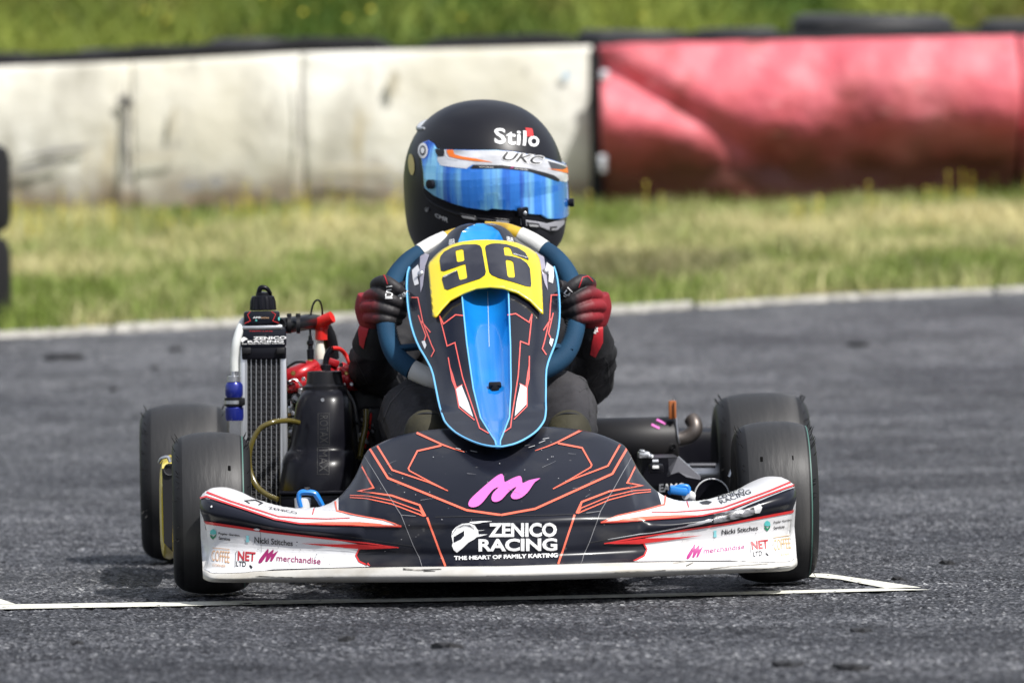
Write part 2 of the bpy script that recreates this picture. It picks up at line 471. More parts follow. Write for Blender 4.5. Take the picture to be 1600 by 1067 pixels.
# ---- grass verge soil
xv = np.concatenate([np.linspace(-60, -6, 40), np.arange(-5.9, 6, .08), np.linspace(6.1, 60, 40)])
tv = np.linspace(0, 1, 60)
VX, VT = np.meshgrid(xv, tv)
VY0 = np.interp(VX, eux, euy) + .03; VY = VY0 + (13.7 - VY0) * VT
VZ = tz(VY) + .014 + (vnoise(VX * 2, VY * 2, 21) - .4) * .03 * (VT > .02) - (VT < .001) * .05
M_verge = mat('verge_turf', (.16, .18, .06), .95, noise=[((.30, .25, .12), 1.6, .42, .6, (.6, 1.6, 1)), ((.06, .08, .025), 7, .5, .68)], bump=(40, .8, .02))
tag(fast_grid('verge', VX, VY, VZ, M_verge), kind='structure')
def verge_z(x, y):
    return tz(y) + .014 + (vnoise(x * 2, y * 2, 21) - .4) * .03

# ---- bank behind the barrier
yb = np.concatenate([np.arange(13.3, 24, .15), np.linspace(24.3, 300, 30)])
BX, BY = np.meshgrid(np.concatenate([np.linspace(-90, -6, 30), np.arange(-5.8, 6, .2), np.linspace(6.2, 90, 30)]), yb)
def bank_z(x, y):
    return np.interp(y, [13.3, 14.0, 15.0, 18.0, 22.0, 30, 300], [.74, .86, 1.15, 2.3, 3.9, 4.6, 5.0]) + (vnoise(x * .9, y * .9, 31) - .5) * .22
tag(fast_grid('grass_bank', BX, BY, bank_z(BX, BY), mat('bank_turf', (.09, .14, .03), .95, noise=((.18, .20, .06), 1.2, .4, .65))), kind='structure')

# ---- grass blades
def blade_mat():
    m = bpy.data.materials.new('grass_blades'); m.use_nodes = True; nt = m.node_tree; b = nt.nodes['Principled BSDF']
    a = nt.nodes.new('ShaderNodeAttribute'); a.attribute_name = 'tint'; a.attribute_type = 'GEOMETRY'
    nt.links.new(a.outputs['Color'], b.inputs['Base Color']); b.inputs['Roughness'].default_value = .6
    b.inputs['Specular IOR Level'].default_value = .3
    tr = nt.nodes.new('ShaderNodeBsdfTranslucent'); nt.links.new(a.outputs['Color'], tr.inputs[0])
    mx = nt.nodes.new('ShaderNodeMixShader'); mx.inputs[0].default_value = .3
    nt.links.new(b.outputs[0], mx.inputs[1]); nt.links.new(tr.outputs[0], mx.inputs[2])
    nt.links.new(mx.outputs[0], nt.nodes['Material Output'].inputs[0]); return m
M_blade = blade_mat()
def blades(name, x, y, z, h, wd, tint, label, cat='grass'):
    n = len(x); az = rng.uniform(0, 2 * np.pi, n); lean = rng.uniform(.2, 1.2, n) * h; la = rng.uniform(0, 2 * np.pi, n)
    dx, dy = np.cos(az) * wd, np.sin(az) * wd; lx, ly = np.cos(la) * lean, np.sin(la) * lean
    V = np.empty((n, 5, 3))
    V[:, 0] = np.stack([x - dx, y - dy, z - .01], -1); V[:, 1] = np.stack([x + dx, y + dy, z - .01], -1)
    V[:, 2] = np.stack([x - dx * .7 + lx * .35, y - dy * .7 + ly * .35, z + h * .55], -1); V[:, 3] = np.stack([x + dx * .7 + lx * .35, y + dy * .7 + ly * .35, z + h * .55], -1)
    V[:, 4] = np.stack([x + lx, y + ly, z + h * .95], -1)
    o5 = np.arange(n)[:, None] * 5
    tri = np.concatenate([o5 + np.array([0, 1, 3]), o5 + np.array([0, 3, 2]), o5 + np.array([2, 3, 4])], 1).reshape(-1, 3)
    me = bpy.data.meshes.new(name); me.vertices.add(n * 5); me.vertices.foreach_set('co', V.astype(np.float32).ravel())
    me.loops.add(tri.size); me.loops.foreach_set('vertex_index', tri.ravel().astype(np.int32))
    me.polygons.add(len(tri)); me.polygons.foreach_set('loop_start', np.arange(0, tri.size, 3, dtype=np.int32)); me.polygons.foreach_set('loop_total', np.full(len(tri), 3, dtype=np.int32))
    me.update(calc_edges=True)
    at = me.attributes.new('tint', 'FLOAT_COLOR', 'POINT')
    c = np.ones((n, 5, 4)); c[:, :, :3] = tint[:, None, :]; at.data.foreach_set('color', c.astype(np.float32).ravel())
    me.materials.append(M_blade); o = bpy.data.objects.new(name, me); COL.objects.link(o); tag(o, label, cat, kind='stuff'); return o
def lerp3(a, b, t): return np.array(a)[None] * (1 - t[:, None]) + np.array(b)[None] * t[:, None]
def verge_blades():
    n = 130000; x = np.where(rng.random(n) < .8, rng.uniform(-2.9, 2.9, n), rng.uniform(-7, 7, n))
    y0 = np.interp(x, eux, euy) - .10 * vnoise(x * 9, x * 0, 91) ** 2 - .03 * rng.random(n); t = rng.random(n); y = y0 + (12.75 - y0) * t
    pn = vnoise(x * 2.1, y * 1.4, 41); pm = vnoise(x * 7, y * 5, 42)
    # a dry straw band through the middle of the verge, greener at both edges
    dry = np.clip(1.15 - np.abs(t - .52) * 2.0, 0, 1) * .72 + (pn - .5) * 1.4 + (pm - .5) * .8
    dry = np.clip(dry + rng.normal(0, .22, n), 0, 1)
    keep = (pm * .5 + pn * .5 + rng.random(n) * .5) > .42
    x, y, t, dry, pn = x[keep], y[keep], t[keep], dry[keep], pn[keep]; n = len(x)
    tuft = (vnoise(x * 3.1 + 5, y * 2.2, 47) > .72) & (t < .35)
    tint = lerp3((.20, .27, .055), (.74, .67, .36), dry) * rng.uniform(.6, 1.3, n)[:, None]
    tint[tuft] *= .5
    h = (.022 + .048 * rng.random(n) ** 1.7) * (.75 + .8 * vnoise(x * 3, y * 3, 43)) + np.clip(t - .86, 0, 1) * .28 * rng.random(n)
    blades('verge_grass', x, y, verge_z(x, y), h, rng.uniform(.002, .0045, n), tint, 'patchy green and straw coloured grass between kerb and barrier')
    # small yellow hawkweed heads
    k = 420; x = rng.uniform(-2.6, 2.6, k); y = 11.3 + 1.4 * rng.random(k); sel = vnoise(x * 2.5, y * 2, 55) > .55; x, y = x[sel], y[sel]
    mb = MB(); zz = verge_z(x, y)
    for i in range(len(x)):
        h = .06 + .09 * random.random(); a = random.random() * 3; r = .008
        c = Vector((x[i], y[i], zz[i] + h)); mb.add([c + Vector((r * math.cos(a + q), r * math.sin(a + q) * .8, r * .5 * math.sin(q * 2))) for q in (0, 1.05, 2.1, 3.14, 4.2, 5.25)], [(0, 1, 2, 3, 4, 5)])
        mb.add([c + Vector((-.0012, 0, 0)), c + Vector((.0012, 0, 0)), c + Vector((.0012, 0, -h)), c + Vector((-.0012, 0, -h))], [(0, 1, 2, 3)])
    tag(mb.build('wildflowers', mat('flower_yellow', (.62, .52, .05), .6), smooth=False), 'scattered small yellow flowers in the verge near the barrier foot', 'flowers', kind='stuff')
verge_blades()
def bank_blades():
    n = 60000; x = rng.uniform(-4.2, 4.2, n); y = rng.uniform(13.9, 17.5, n)
    pn = vnoise(x * 1.6, y * 1.6, 61); pm = vnoise(x * 5, y * 5, 62)
    tint = lerp3((.10, .18, .03), (.42, .47, .10), np.clip(pn * 1.1 - .15 + (pm - .5) * .9 + rng.normal(0, .15, n), 0, 1)) * rng.uniform(.55, 1.3, n)[:, None]
    br = (vnoise(x * 3 + 9, y * 3, 63) > .74); tint[br] = tint[br] * .4 + np.array((.16, .10, .05)) * .5
    h = .10 + .24 * rng.random(n) * (.4 + pn)
    blades('bank_grass', x, y, bank_z(x, y), h, rng.uniform(.004, .010, n), tint, 'rank green grass and weeds on the bank behind the barrier')
    k = 800; x = rng.uniform(-4, 4, k); y = rng.uniform(14, 16.5, k); s = vnoise(x * 2.2, y * 2.2, 66) > .62; x, y = x[s], y[s]; zz = bank_z(x, y); mb = MB()
    for i in range(len(x)):
        c = Vector((x[i], y[i], zz[i] + .14 + .14 * random.random())); r = .010; a = random.random() * 3
        mb.add([c + Vector((r * math.cos(a + q), r * .8 * math.sin(a + q), r * .7 * math.sin(a * 2 + q))) for q in (0, 1.05, 2.1, 3.14, 4.2, 5.25)], [(0, 1, 2, 3, 4, 5)])
    tag(mb.build('weed_flowers', bpy.data.materials['flower_yellow'], smooth=False), 'yellow weed flowers dotted over the green bank', 'flowers', kind='stuff')
bank_blades()

# ---- belting barrier
M_white = mat('white_belting', (.80, .785, .72), .75, noise=[((.60, .57, .47), 1.7, .42, .66), ((.40, .38, .32), 2.6, .54, .72, (1.5, 1, .45)), ((.24, .22, .18), 7, .62, .76, (1.6, 1, .8)), ((.46, .38, .22), 3.5, .62, .74, (2, 1, .5))], bump=(5, .6, .04))
def stain_white():
    nt = M_white.node_tree; b = nt.nodes['Principled BSDF']; src = b.inputs['Base Color'].links[0].from_socket
    tc = nt.nodes.new('ShaderNodeTexCoord'); sp = nt.nodes.new('ShaderNodeSeparateXYZ'); nt.links.new(tc.outputs['Object'], sp.inputs[0])
    n = nt.nodes.new('ShaderNodeTexNoise'); n.inputs['Scale'].default_value = 7; n.inputs['Detail'].default_value = 5; nt.links.new(tc.outputs['Object'], n.inputs[0])
    # earth splashed up from the ground line
    ma = nt.nodes.new('ShaderNodeMath'); ma.operation = 'MULTIPLY_ADD'; ma.inputs[1].default_value = .20; nt.links.new(n.outputs[0], ma.inputs[0]); nt.links.new(sp.outputs[2], ma.inputs[2])
    mr = nt.nodes.new('ShaderNodeMapRange'); mr.inputs[1].default_value = .90; mr.inputs[2].default_value = .76; nt.links.new(ma.outputs[0], mr.inputs[0])
    mx = nt.nodes.new('ShaderNodeMix'); mx.data_type = 'RGBA'; mx.inputs[7].default_value = (.20, .15, .10, 1)
    nt.links.new(mr.outputs[0], mx.inputs[0]); nt.links.new(src, mx.inputs[6])
    nt.links.new(mx.outputs[2], b.inputs['Base Color'])
stain_white()
M_red = mat('red_belting', (.62, .12, .15), .58, noise=[((.74, .28, .30), 1.7, .42, .66), ((.24, .05, .045), 4, .56, .72), ((.78, .42, .42), 11, .66, .8, (.4, 1, 2.5))], bump=(4.5, .7, .06))
def darken_low(m, z0, z1, col, sc=6, amp=.2):
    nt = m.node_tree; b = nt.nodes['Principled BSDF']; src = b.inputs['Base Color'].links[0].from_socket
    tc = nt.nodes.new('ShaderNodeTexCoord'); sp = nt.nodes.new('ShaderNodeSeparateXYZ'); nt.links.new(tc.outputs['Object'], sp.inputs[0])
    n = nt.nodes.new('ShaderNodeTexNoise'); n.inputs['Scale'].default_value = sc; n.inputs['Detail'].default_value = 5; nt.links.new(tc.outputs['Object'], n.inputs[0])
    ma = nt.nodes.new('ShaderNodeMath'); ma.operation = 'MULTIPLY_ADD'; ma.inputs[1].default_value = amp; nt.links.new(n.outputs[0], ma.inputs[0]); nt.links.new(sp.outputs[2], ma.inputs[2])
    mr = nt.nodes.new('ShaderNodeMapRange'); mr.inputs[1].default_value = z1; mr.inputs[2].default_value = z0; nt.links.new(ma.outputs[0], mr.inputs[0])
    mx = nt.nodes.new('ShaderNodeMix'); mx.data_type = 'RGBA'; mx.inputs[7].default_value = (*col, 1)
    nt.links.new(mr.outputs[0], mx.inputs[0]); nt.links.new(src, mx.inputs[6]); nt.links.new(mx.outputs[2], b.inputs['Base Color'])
darken_low(M_red, .84, 1.01, (.14, .045, .035), 5, .22)  # darker red-brown towards the bottom, with a ragged upper edge
M_blackrub = mat('black_rubber', (.010, .010, .012), .7, spec=.25, bump=(30, .3, .01))
M_scuff = mat('scuff_grey', (.26, .25, .23), .8)
YB = 12.6
def xw(px, py=200): return Wp(px, py, YB).x
def topz(px, py): return Wp(px, py, YB).z
def panel(parent, name, px0, px1, py0, py1, m, bulge, n=44, mrows=26, thick=.03):
    """belting sheet from photo column px0 to px1; py0, py1 = its upper edge at both ends"""
    x0, x1 = xw(px0), xw(px1); z0, z1 = topz(px0, py0), topz(px1, py1)
    P = []
    for i in range(n + 1):
        u = i / n; x = x0 + (x1 - x0) * u; zt = z0 + (z1 - z0) * u; zb = .55; row = []
        for j in range(mrows + 1):
            v = j / mrows; z = zt + (zb - zt) * v; row.append((x, YB - bulge(x, (z - .67) / (zt - .67), u), z))
        P.append(row)
    mb = MB(); mb.grid(P); o = mb.build(name, m, parent)
    s = o.modifiers.new('thickness', 'SOLIDIFY'); s.thickness = thick; s.offset = 0
    return o
def bul_w(x, t, u):
    return .03 * math.sin(max(0, min(1, t)) * math.pi) + .012 * math.sin(x * 2.1) - .008 * (abs(u - .5) * 2) ** 30
wb = empty('tyre_wall_barrier', loc=(0, 0, 0))
tag(wb, 'long low barrier faced with dirty white belting', 'barrier')
W0 = [(-900, -420, 120, 122), (-420, 206, 122, 98), (207.5, 471, 98, 84), (472.5, 925, 84, 73)]
for a, b, c, d in W0: panel(wb, 'belting_panel', a, b, c, d, M_white, bul_w)
def core(parent, px0, px1, py):
    x0, x1 = xw(px0), xw(px1); zt = topz((px0 + px1) / 2, py) - .035
    mb = MB(); mb.box(((x0 + x1) / 2, YB + .40, (zt + .5) / 2), (x1 - x0, .68, zt - .5), bev=.03)
    mb.build('tyre_core', M_blackrub, parent)
core(wb, -420, 200, 111); core(wb, 204, 470, 91); core(wb, 474, 930, 79)
def top_strip(parent, pts):
    mb = MB(); P = []
    for i in range(len(pts) - 1):
        for k in range(8): 
            t = k / 8; px = pts[i][0] * (1 - t) + pts[i + 1][0] * t; py = pts[i][1] * (1 - t) + pts[i + 1][1] * t
            P.append(Wp(px, py + 3 * math.sin(px * .021) + 1.5 * math.sin(px * .05), YB + .04))
    mb.tube(P, .034, 8, flat=.8); mb.build('top_strip', M_blackrub, parent)
top_strip(wb, [(-420, 124), (0, 95), (205, 89), (330, 78), (470, 73), (585, 72), (612, 84), (650, 84), (680, 69), (930, 68)])
rbp = empty('tyre_wall_barrier'); tag(rbp, 'bulging barrier faced with faded red belting', 'barrier')
def bul_r(x, t, u):
    xr = x - xw(935); t = max(-.25, min(1, t))
    tl = .12 * math.sin(max(0, min(1, (t - .15) / .85)) * math.pi) - .22 * max(0, .45 - t) ** 1.2
    # crease sinking from the upper left corner down to the right
    c = .86 - .95 * xr / .9; g = math.exp(-((t - c) / .13) ** 2) * max(0, 1 - xr / 1.0)
    lob = .035 * math.sin(xr * 5.2 + 1.1) * t
    
    wr = .012 * math.sin(xr * 17 + 4 * t) * (1 - t) + .008 * math.sin(xr * 31 - 9 * t) + .02 * math.sin(xr * 3.1 + 5 * t)
    return .05 + tl - .11 * g + lob + wr
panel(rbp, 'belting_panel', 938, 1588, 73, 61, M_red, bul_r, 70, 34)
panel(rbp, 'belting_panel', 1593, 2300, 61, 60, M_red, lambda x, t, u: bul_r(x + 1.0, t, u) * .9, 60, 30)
core(rbp, 940, 2300, 68)
top_strip(rbp, [(934, 68), (1200, 62), (1590, 56), (2300, 54)])
mb = MB(); mb.tube([(xw(931), YB - .02, .6), (xw(931), YB - .05, 1.0), (xw(932), YB - .02, topz(930, 80))], .02, 8)
mb.build('edge_strip', M_blackrub, rbp)
for (px, py) in ((944, 118), (941, 250), (942, 262)):
    mb = MB(); p = Wp(px, py, YB - .14); mb.box(p, (.03, .012, .035), (0, 0, random.random()), .004)
    mb.build('fixing_plate', mat('galvanised', (.6, .62, .66), .4, .6), rbp)
# tyre scuffs and a faint blue mark on the white facing
def scuff(px, py, wx, hz, ang, m, name='scuff_mark'):
    p = Wp(px, py, YB - .062); mb = MB(); k = 14
    pts = [Vector((wx * math.cos(2 * math.pi * i / k) * (1 + .25 * math.sin(i * 2.7)), 0, hz * math.sin(2 * math.pi * i / k) * (1 + .3 * math.cos(i * 3.1)))) for i in range(k)]
    E = Matrix.Rotation(ang, 3, 'Y'); mb.add([p + E @ q for q in pts], [tuple(range(k))])
    mb.build(name, m, wb, smooth=False, normals=False)
M_stn = mat('stain', (.50, .46, .36), .85)
scuff(90, 238, .125, .012, R(-8), M_scuff); scuff(60, 262, .10, .010, R(-12), M_scuff); scuff(195, 160, .03, .025, R(30), M_scuff)
scuff(197, 205, .012, .16, R(2), M_scuff); scuff(200, 262, .010, .08, 0, M_scuff); scuff(471, 180, .007, .19, 0, M_scuff); scuff(270, 190, .012, .06, R(10), M_stn); scuff(300, 290, .045, .022, 0, M_scuff); scuff(338, 285, .03, .025, 0, M_scuff); scuff(615, 130, .02, .05, R(8), M_stn); scuff(240, 245, .10, .008, R(-6), M_stn); scuff(560, 262, .14, .01, R(3), M_stn)
scuff(885, 118, .018, .018, 0, mat('blue_mark', (.42, .55, .66), .8))

# ---- tyres
def tyre_mesh(R_, r_, w_, ax='Z'):
    pr = [(-w_ * .36, r_), (-w_ * .5, r_ + (R_ - r_) * .25), (-w_ * .52, r_ + (R_ - r_) * .62), (-w_ * .44, R_ * .965), (-w_ * .33, R_ * .993)]
    for q in (-.2, -.05, .1, .25): pr += [(w_ * q, R_), (w_ * (q + .03), R_ - .006), (w_ * (q + .07), R_ - .006), (w_ * (q + .1) if q < .25 else w_ * .33, R_ if q < .25 else R_ * .993)]
    pr += [(w_ * .44, R_ * .965), (w_ * .52, r_ + (R_ - r_) * .62), (w_ * .5, r_ + (R_ - r_) * .25), (w_ * .36, r_)]
    mb = MB(); mb.lathe(pr, axis=ax, n=56); mb.lathe([(w_ * .36, r_), (w_ * .3, r_ + .015), (-w_ * .3, r_ + .015), (-w_ * .36, r_)], axis=ax, n=56); return mb
M_oldtyre = mat('old_tyre_rubber', (.030, .030, .032), .62, noise=((.08, .078, .075), 5, .5, .72))
t0 = tyre_mesh(.30, .18, .185).build('tyre', M_oldtyre)
row = [(-215, 92, .8), (5, 90, .8), (215, 82, .8), (425, 68, .8), (765, 64, .8), (1000, 55, .8), (1150, 52, .55), (1362, 29, 1), (1655, 36, 1), (1930, 45, 1)]
lab = ['tyre lying on the white barrier beyond the left frame edge', 'leftmost tyre showing over the white barrier', 'second tyre from the left over the white barrier', 'flat tyre over the middle of the white barrier left of the helmet', 'flat tyre on the white barrier just above the helmet', 'flat tyre where the white barrier meets the red one', 'smallest low tyre over the left end of the red barrier', 'tallest standing-out grey tyre on top of the red barrier', 'tyre on the red barrier cut by the right frame edge', 'tyre on the red barrier beyond the right frame edge']
for i, (px, py, sc1) in enumerate(row):
    o = t0 if i == 0 else t0.copy()
    if i: COL.objects.link(o)
    p = Wp(px, py, YB + .36); zc = p.z - .0925 + .010; o.scale = (sc1, sc1, 1)
    o.location = (p.x, YB + .36, zc); o.rotation_euler = (R(2 * math.sin(i * 2)), R(2.2 * math.cos(i * 1.3)), i * 1.1)
    tag(o, lab[i], 'tyre', 'tyres along the top of the barrier')
st = empty('tyre_stack'); tag(st, 'stack of old black tyres at the left edge of the track', 'tyre stack')
bp_ = Gp(-150, 521); rx = .30
sc_ = FPX / (bp_.y + 10.4); cx = Wp(23, 400, bp_.y + .12).x - rx
z = float(tz(bp_.y + .12)) + .004
for i in range(2):
    h = .268; r1 = rx - .008 * i; mb = MB(); mb.lathe([(-h * .44, .18), (-h * .5, .22), (-h * .49, r1 * .86), (-h * .42, r1 * .97), (-h * .3, r1), (h * .3, r1), (h * .42, r1 * .97), (h * .49, r1 * .86), (h * .5, .22), (h * .44, .18)], axis='Z', n=56)
    o = mb.build('tyre', M_blackrub, st); o.location = (cx + (-.012 if i == 0 else 0), bp_.y + .12, z + h / 2); z += h * .99
# ---- bits of rubber shed on the track
M_crumb = mat('rubber_crumb', (.02, .02, .022), .7)
db = [(105, 558, .045), (88, 560, .03), (275, 547, .016), (242, 576, .012), (177, 610, .012), (1340, 540, .03), (700, 1010, .02), (1330, 1045, .02), (1230, 1040, .016), (1345, 985, .014), (540, 1000, .014), (120, 1005, .012), (1480, 880, .012), (1405, 905, .01)]
for i, (px, py, s) in enumerate(db):
    p = Gp(px, py); mb = MB(); k = 9
    top = [(p.x + s * math.cos(2 * math.pi * j / k) * (1 + .4 * math.sin(j * 5 + i)), p.y + s * 1.6 * math.sin(2 * math.pi * j / k), road_h(p.x, p.y) + .004 + .003 * math.sin(j * 3)) for j in range(k)]
    bot = [(a[0] * 1.0, a[1], a[2] - .008) for a in top]
    mb.add(top + bot, [tuple(range(k))] + [(j, (j + 1) % k, (j + 1) % k + k, j + k) for j in range(k)])
    if i == 0: dbl = tag(empty('rubber_debris'), 'loose black rubber crumbs and flakes lying on the asphalt', 'debris', kind='stuff')
    mb.build('rubber_flake', M_crumb, dbl)
# ------------------------------------------------------------------ materials of the kart
def speck(name, col, rough, coat=0.0, dust=(.22, .21, .20), amt=.72, **k):
    return mat(name, col, rough, coat=coat, noise=[(tuple(c * 1.6 + .006 for c in col), 4, .45, .75), (dust, 55, amt, amt + .14), ((.24, .24, .25), 170, .75, .79), ((.035, .034, .036), 9, .55, .75, (1, .5, 2.4))], **k)
M_gloss = speck('black_bodywork', (.007, .008, .014), .28, spec=.25, coat=.08, coatr=.1)
M_body2 = mat('black_fairing', (.007, .008, .015), .22, spec=.3, coat=.25, coatr=.06)
M_wht = mat('white_sticker', (.70, .70, .71), .35, coat=.3, noise=[((.50, .49, .47), 22, .58, .80), ((.10, .10, .10), 95, .71, .76), ((.34, .33, .31), 7, .64, .76, (.5, 1, 3))])
M_wht2 = mat('white_lettering', (.82, .82, .82), .4)
M_lip = mat('white_plastic_worn', (.50, .49, .46), .5, noise=[((.36, .33, .27), 6, .5, .7, (1, 3, 3)), ((.08, .07, .06), 16, .66, .74, (.35, 1, 2.5))], bump=(70, .3, .003))
M_orange = mat('orange_red_stripe', (.82, .15, .085), .35, coat=.3)
M_redst = mat('red_stripe', (.62, .03, .03), .35, coat=.3)
M_pink = mat('pink_sticker', (.66, .15, .48), .4)
M_magenta = mat('magenta_print', (.26, .01, .10), .45)
M_dkred = mat('dark_red_print', (.40, .02, .03), .45)
M_ink = mat('black_print', (.012, .012, .014), .45)
M_gold = mat('tan_print', (.60, .36, .20), .5)
M_teal = mat('teal_print', (.10, .50, .48), .5)
M_green = mat('green_print', (.02, .20, .10), .5)
M_blue = mat('blue_plastic', (.006, .17, .56), .18, coat=.9, noise=((.012, .26, .64), 5, .4, .7))
M_ltblue = mat('light_blue_edge', (.16, .50, .85), .3, coat=.4)
M_yellow = mat('yellow_plate', (.84, .64, .015), .35, coat=.5, noise=((.78, .62, .03), 8, .5, .8))
M_digit = mat('black_numerals', (.018, .018, .026), .25, coat=.6, noise=((.05, .05, .06), 14, .5, .8))
M_tread = mat('tyre_tread', (.026, .026, .027), .50, spec=.35, noise=[((.060, .058, .057), 5, .46, .76, (6, .5, .5)), ((.02, .02, .02), 16, .60, .78, (3, .3, .3))], bump=(90, .35, .002, (1.5, .35, .35)))
M_side = mat('tyre_sidewall', (.012, .012, .013), .5, spec=.3, bump=(60, .2, .001))
M_tgreen = mat('tyre_green_line', (.06, .15, .125), .5)
M_rimal = mat('cast_magnesium', (.42, .42, .44), .38, .7)
M_steel = mat('steel', (.55, .56, .58), .28, .9)
M_dksteel = mat('dark_steel', (.12, .12, .13), .4, .8, bump=(40, .2, .001))
M_blk = mat('black_plastic', (.005, .005, .008), .30, spec=.20, coat=.05, noise=[((.018, .018, .022), 8, .5, .75), ((.30, .29, .27), 70, .74, .84)])
M_matblk = mat('matt_black_paint', (.010, .010, .012), .48, spec=.3, noise=((.024, .022, .022), 7, .5, .8))
M_tubeblk = mat('black_hose', (.009, .009, .011), .36, spec=.3)
M_sil = mat('white_silver_vinyl', (.62, .62, .60), .42, bump=(420, .6, .001))
M_suede = mat('blue_suede', (.008, .050, .105), .78, spec=.3, noise=((.006, .034, .075), 12, .4, .7), bump=(300, .4, .001))
M_redhead = mat('red_cylinder_head', (.42, .010, .016), .32, .35, coat=.4)
M_redcap = mat('red_plug_cap', (.60, .018, .014), .36)
M_white_cer = mat('ceramic', (.75, .72, .62), .25)
M_brass = mat('brass', (.55, .38, .14), .3, .9)
M_alu = mat('aluminium', (.62, .63, .65), .33, .85, bump=(30, .15, .001))
M_bluean = mat('blue_anodised', (.012, .022, .22), .3, .3, coat=.5)
M_clear = mat('clear_hose', (.62, .64, .62), .25, coat=.3)
M_fuel = mat('yellow_fuel_hose', (.15, .12, .025), .2, trans=.35, coat=.4)
M_trans = mat('orange_transponder', (.36, .11, .03), .35)
M_clamp = mat('bright_blue_clamp', (.015, .20, .62), .3, coat=.5)

kart = empty('go_kart', loc=(0, 0, 0), rz=YAW)
tag(kart, 'black, white and blue racing go-kart with yellow number 96 plate', 'go-kart')

# ------------------------------------------------------------------ wheels
def wheel(x, y, Rr, hw, side, rim_r=.066, green=None):
    wh = empty('wheel', kart)
    wh.location = (x, y, Rr + .001)
    pr = [(-hw * .74, rim_r), (-hw * .90, rim_r + .008), (-hw * .99, Rr * .68), (-hw, Rr * .77), (-hw * .965, Rr * .845), (-hw * .88, Rr * .905), (-hw * .74, Rr * .952), (-hw * .42, Rr * .990), (0, Rr)]
    pr = pr + [(-a, r) for a, r in pr[:-1][::-1]]
    pp, _ = catmull([Vector((a, r, 0)) for a, r in pr], [1] * len(pr), 3)
    prof = [(p.x, p.y) for p in pp]
    mb = MB(); mb.lathe(prof, axis='X', n=96)
    mb.mi = []
    for i in range(len(prof) - 1):
        a = (prof[i][0] + prof[i + 1][0]) / 2; mb.mi += [0 if abs(a) < hw * .74 and prof[i][1] > Rr * .9 else 1] * 96
    ty = mb.build('tyre', [M_tread, M_side], wh, sharp=60)
    # circumferential seam line moulded at the shoulder
    g = hw * .80 * (green if green else 1)
    rr = float(np.interp(abs(g), [hw * .74, hw * .88], [Rr * .952, Rr * .905])) + .0006
    mb = MB(); mb.lathe([(g - .0013, rr - .001), (g - .0008, rr + .0006), (g + .0008, rr + .0004), (g + .0013, rr - .0012)], axis='X', n=96)
    mb.build('shoulder_line', M_tgreen if green else M_side, ty)
    # rubber whiskers left from moulding
    mb = MB()
    for sgn in (-1, 1):
        for k in range(44):
            a = random.uniform(0, 2 * math.pi) if k > 20 else random.uniform(-.2, 1.6) + (0 if random.random() < .5 else 1.4)
            xx = sgn * hw * random.choice((.86, .93)); r0 = Rr * (.94 if abs(xx) < hw * .9 else .90); L = random.uniform(.004, .009)
            d = Vector((sgn * .55, math.cos(a), math.sin(a))).normalized(); b = Vector((xx, r0 * math.cos(a), r0 * math.sin(a)))
            t = Vector((0, -math.sin(a), math.cos(a))) * random.uniform(-.5, .5)
            mb.tube([b - d * .002, b + (d + t * .3) * L * .5, b + (d + t) * L], [.0007, .0006, .0003], 4)
    tag(mb.build('rubber_fringe', M_side, ty), kind='stuff')
    # rim: barrel, face with ribs, hub, nuts
    mb = MB(); w2 = hw * .80
    mb.lathe([(-w2, rim_r + .006), (-w2 + .004, rim_r - .003), (-w2 * .5, rim_r - .012), (w2 * .5, rim_r - .012), (w2 - .004, rim_r - .003), (w2, rim_r + .006), (w2 + .002, rim_r + .002), (w2 * .9, rim_r - .008), (w2 * .2, rim_r - .02), (side * w2 * .15, .028), (side * w2 * .15, .0)], axis='X', n=48)
    for k in range(6):
        a = 2 * math.pi * k / 6; mb.box((side * w2 * .25, .045 * math.cos(a), .045 * math.sin(a)), (.012, .012, .04), (math.pi / 2 - a, 0, 0), .002)
    rm = mb.build('rim', M_rimal, wh, sharp=35)
    mb = MB(); mb.lathe([(side * w2 * .1, .02), (side * w2 * .9, .02), (side * w2 * .95, .015), (side * w2 * .95, 0)], axis='X', n=24)
    for k in range(3):
        a = 2 * math.pi * k / 3 + .4; mb.lathe([(side * w2 * .15, .006), (side * w2 * .45, .006), (side * w2 * .45, 0)], origin=(0, .032 * math.cos(a), .032 * math.sin(a)), axis='X', n=6)
    mb.build('hub', M_dksteel, rm, sharp=30)
    return wh
M_hole = mat('hole_black', (.004, .004, .004), .9, spec=.05)
def wear_hole(wh, px, py):
    p = K(px, py, -.12); q = Vector((p.x - wh.location.x, 0, p.z - wh.location.z)); Rr = wh.location.z - .001
    a = math.asin(max(-1, min(1, q.z / Rr))); n = Vector((0, -math.cos(a), math.sin(a)))
    mb = MB(); mb.box(n * (Rr - .0024) + Vector((q.x, 0, 0)), (.005, .010, .003), (-a + math.pi / 2, 0, 0), .001); mb.build('wear_hole', M_hole, [o for o in wh.children if o.name.startswith('tyre')][0])
fl, fr = K(331, 800, 0).x, K(1210, 800, 0).x
rl, rr_ = K(290, 760, .98).x, K(1190, 760, .98).x
w1 = wheel(fl, 0, .1315, .0635, -1, green=1); w1.rotation_euler = (0, 0, R(.6))
w2 = wheel(fr, 0, .1315, .0655, 1, green=1); w2.rotation_euler = (0, 0, R(-.5))
wear_hole(w1, 311, 733); wear_hole(w1, 357, 731); wear_hole(w2, 1192, 717); wear_hole(w2, 1240, 715)
wheel(rl, .98, .1405, .079, -1)
wheel(rr_, .98, .1405, .083, 1)

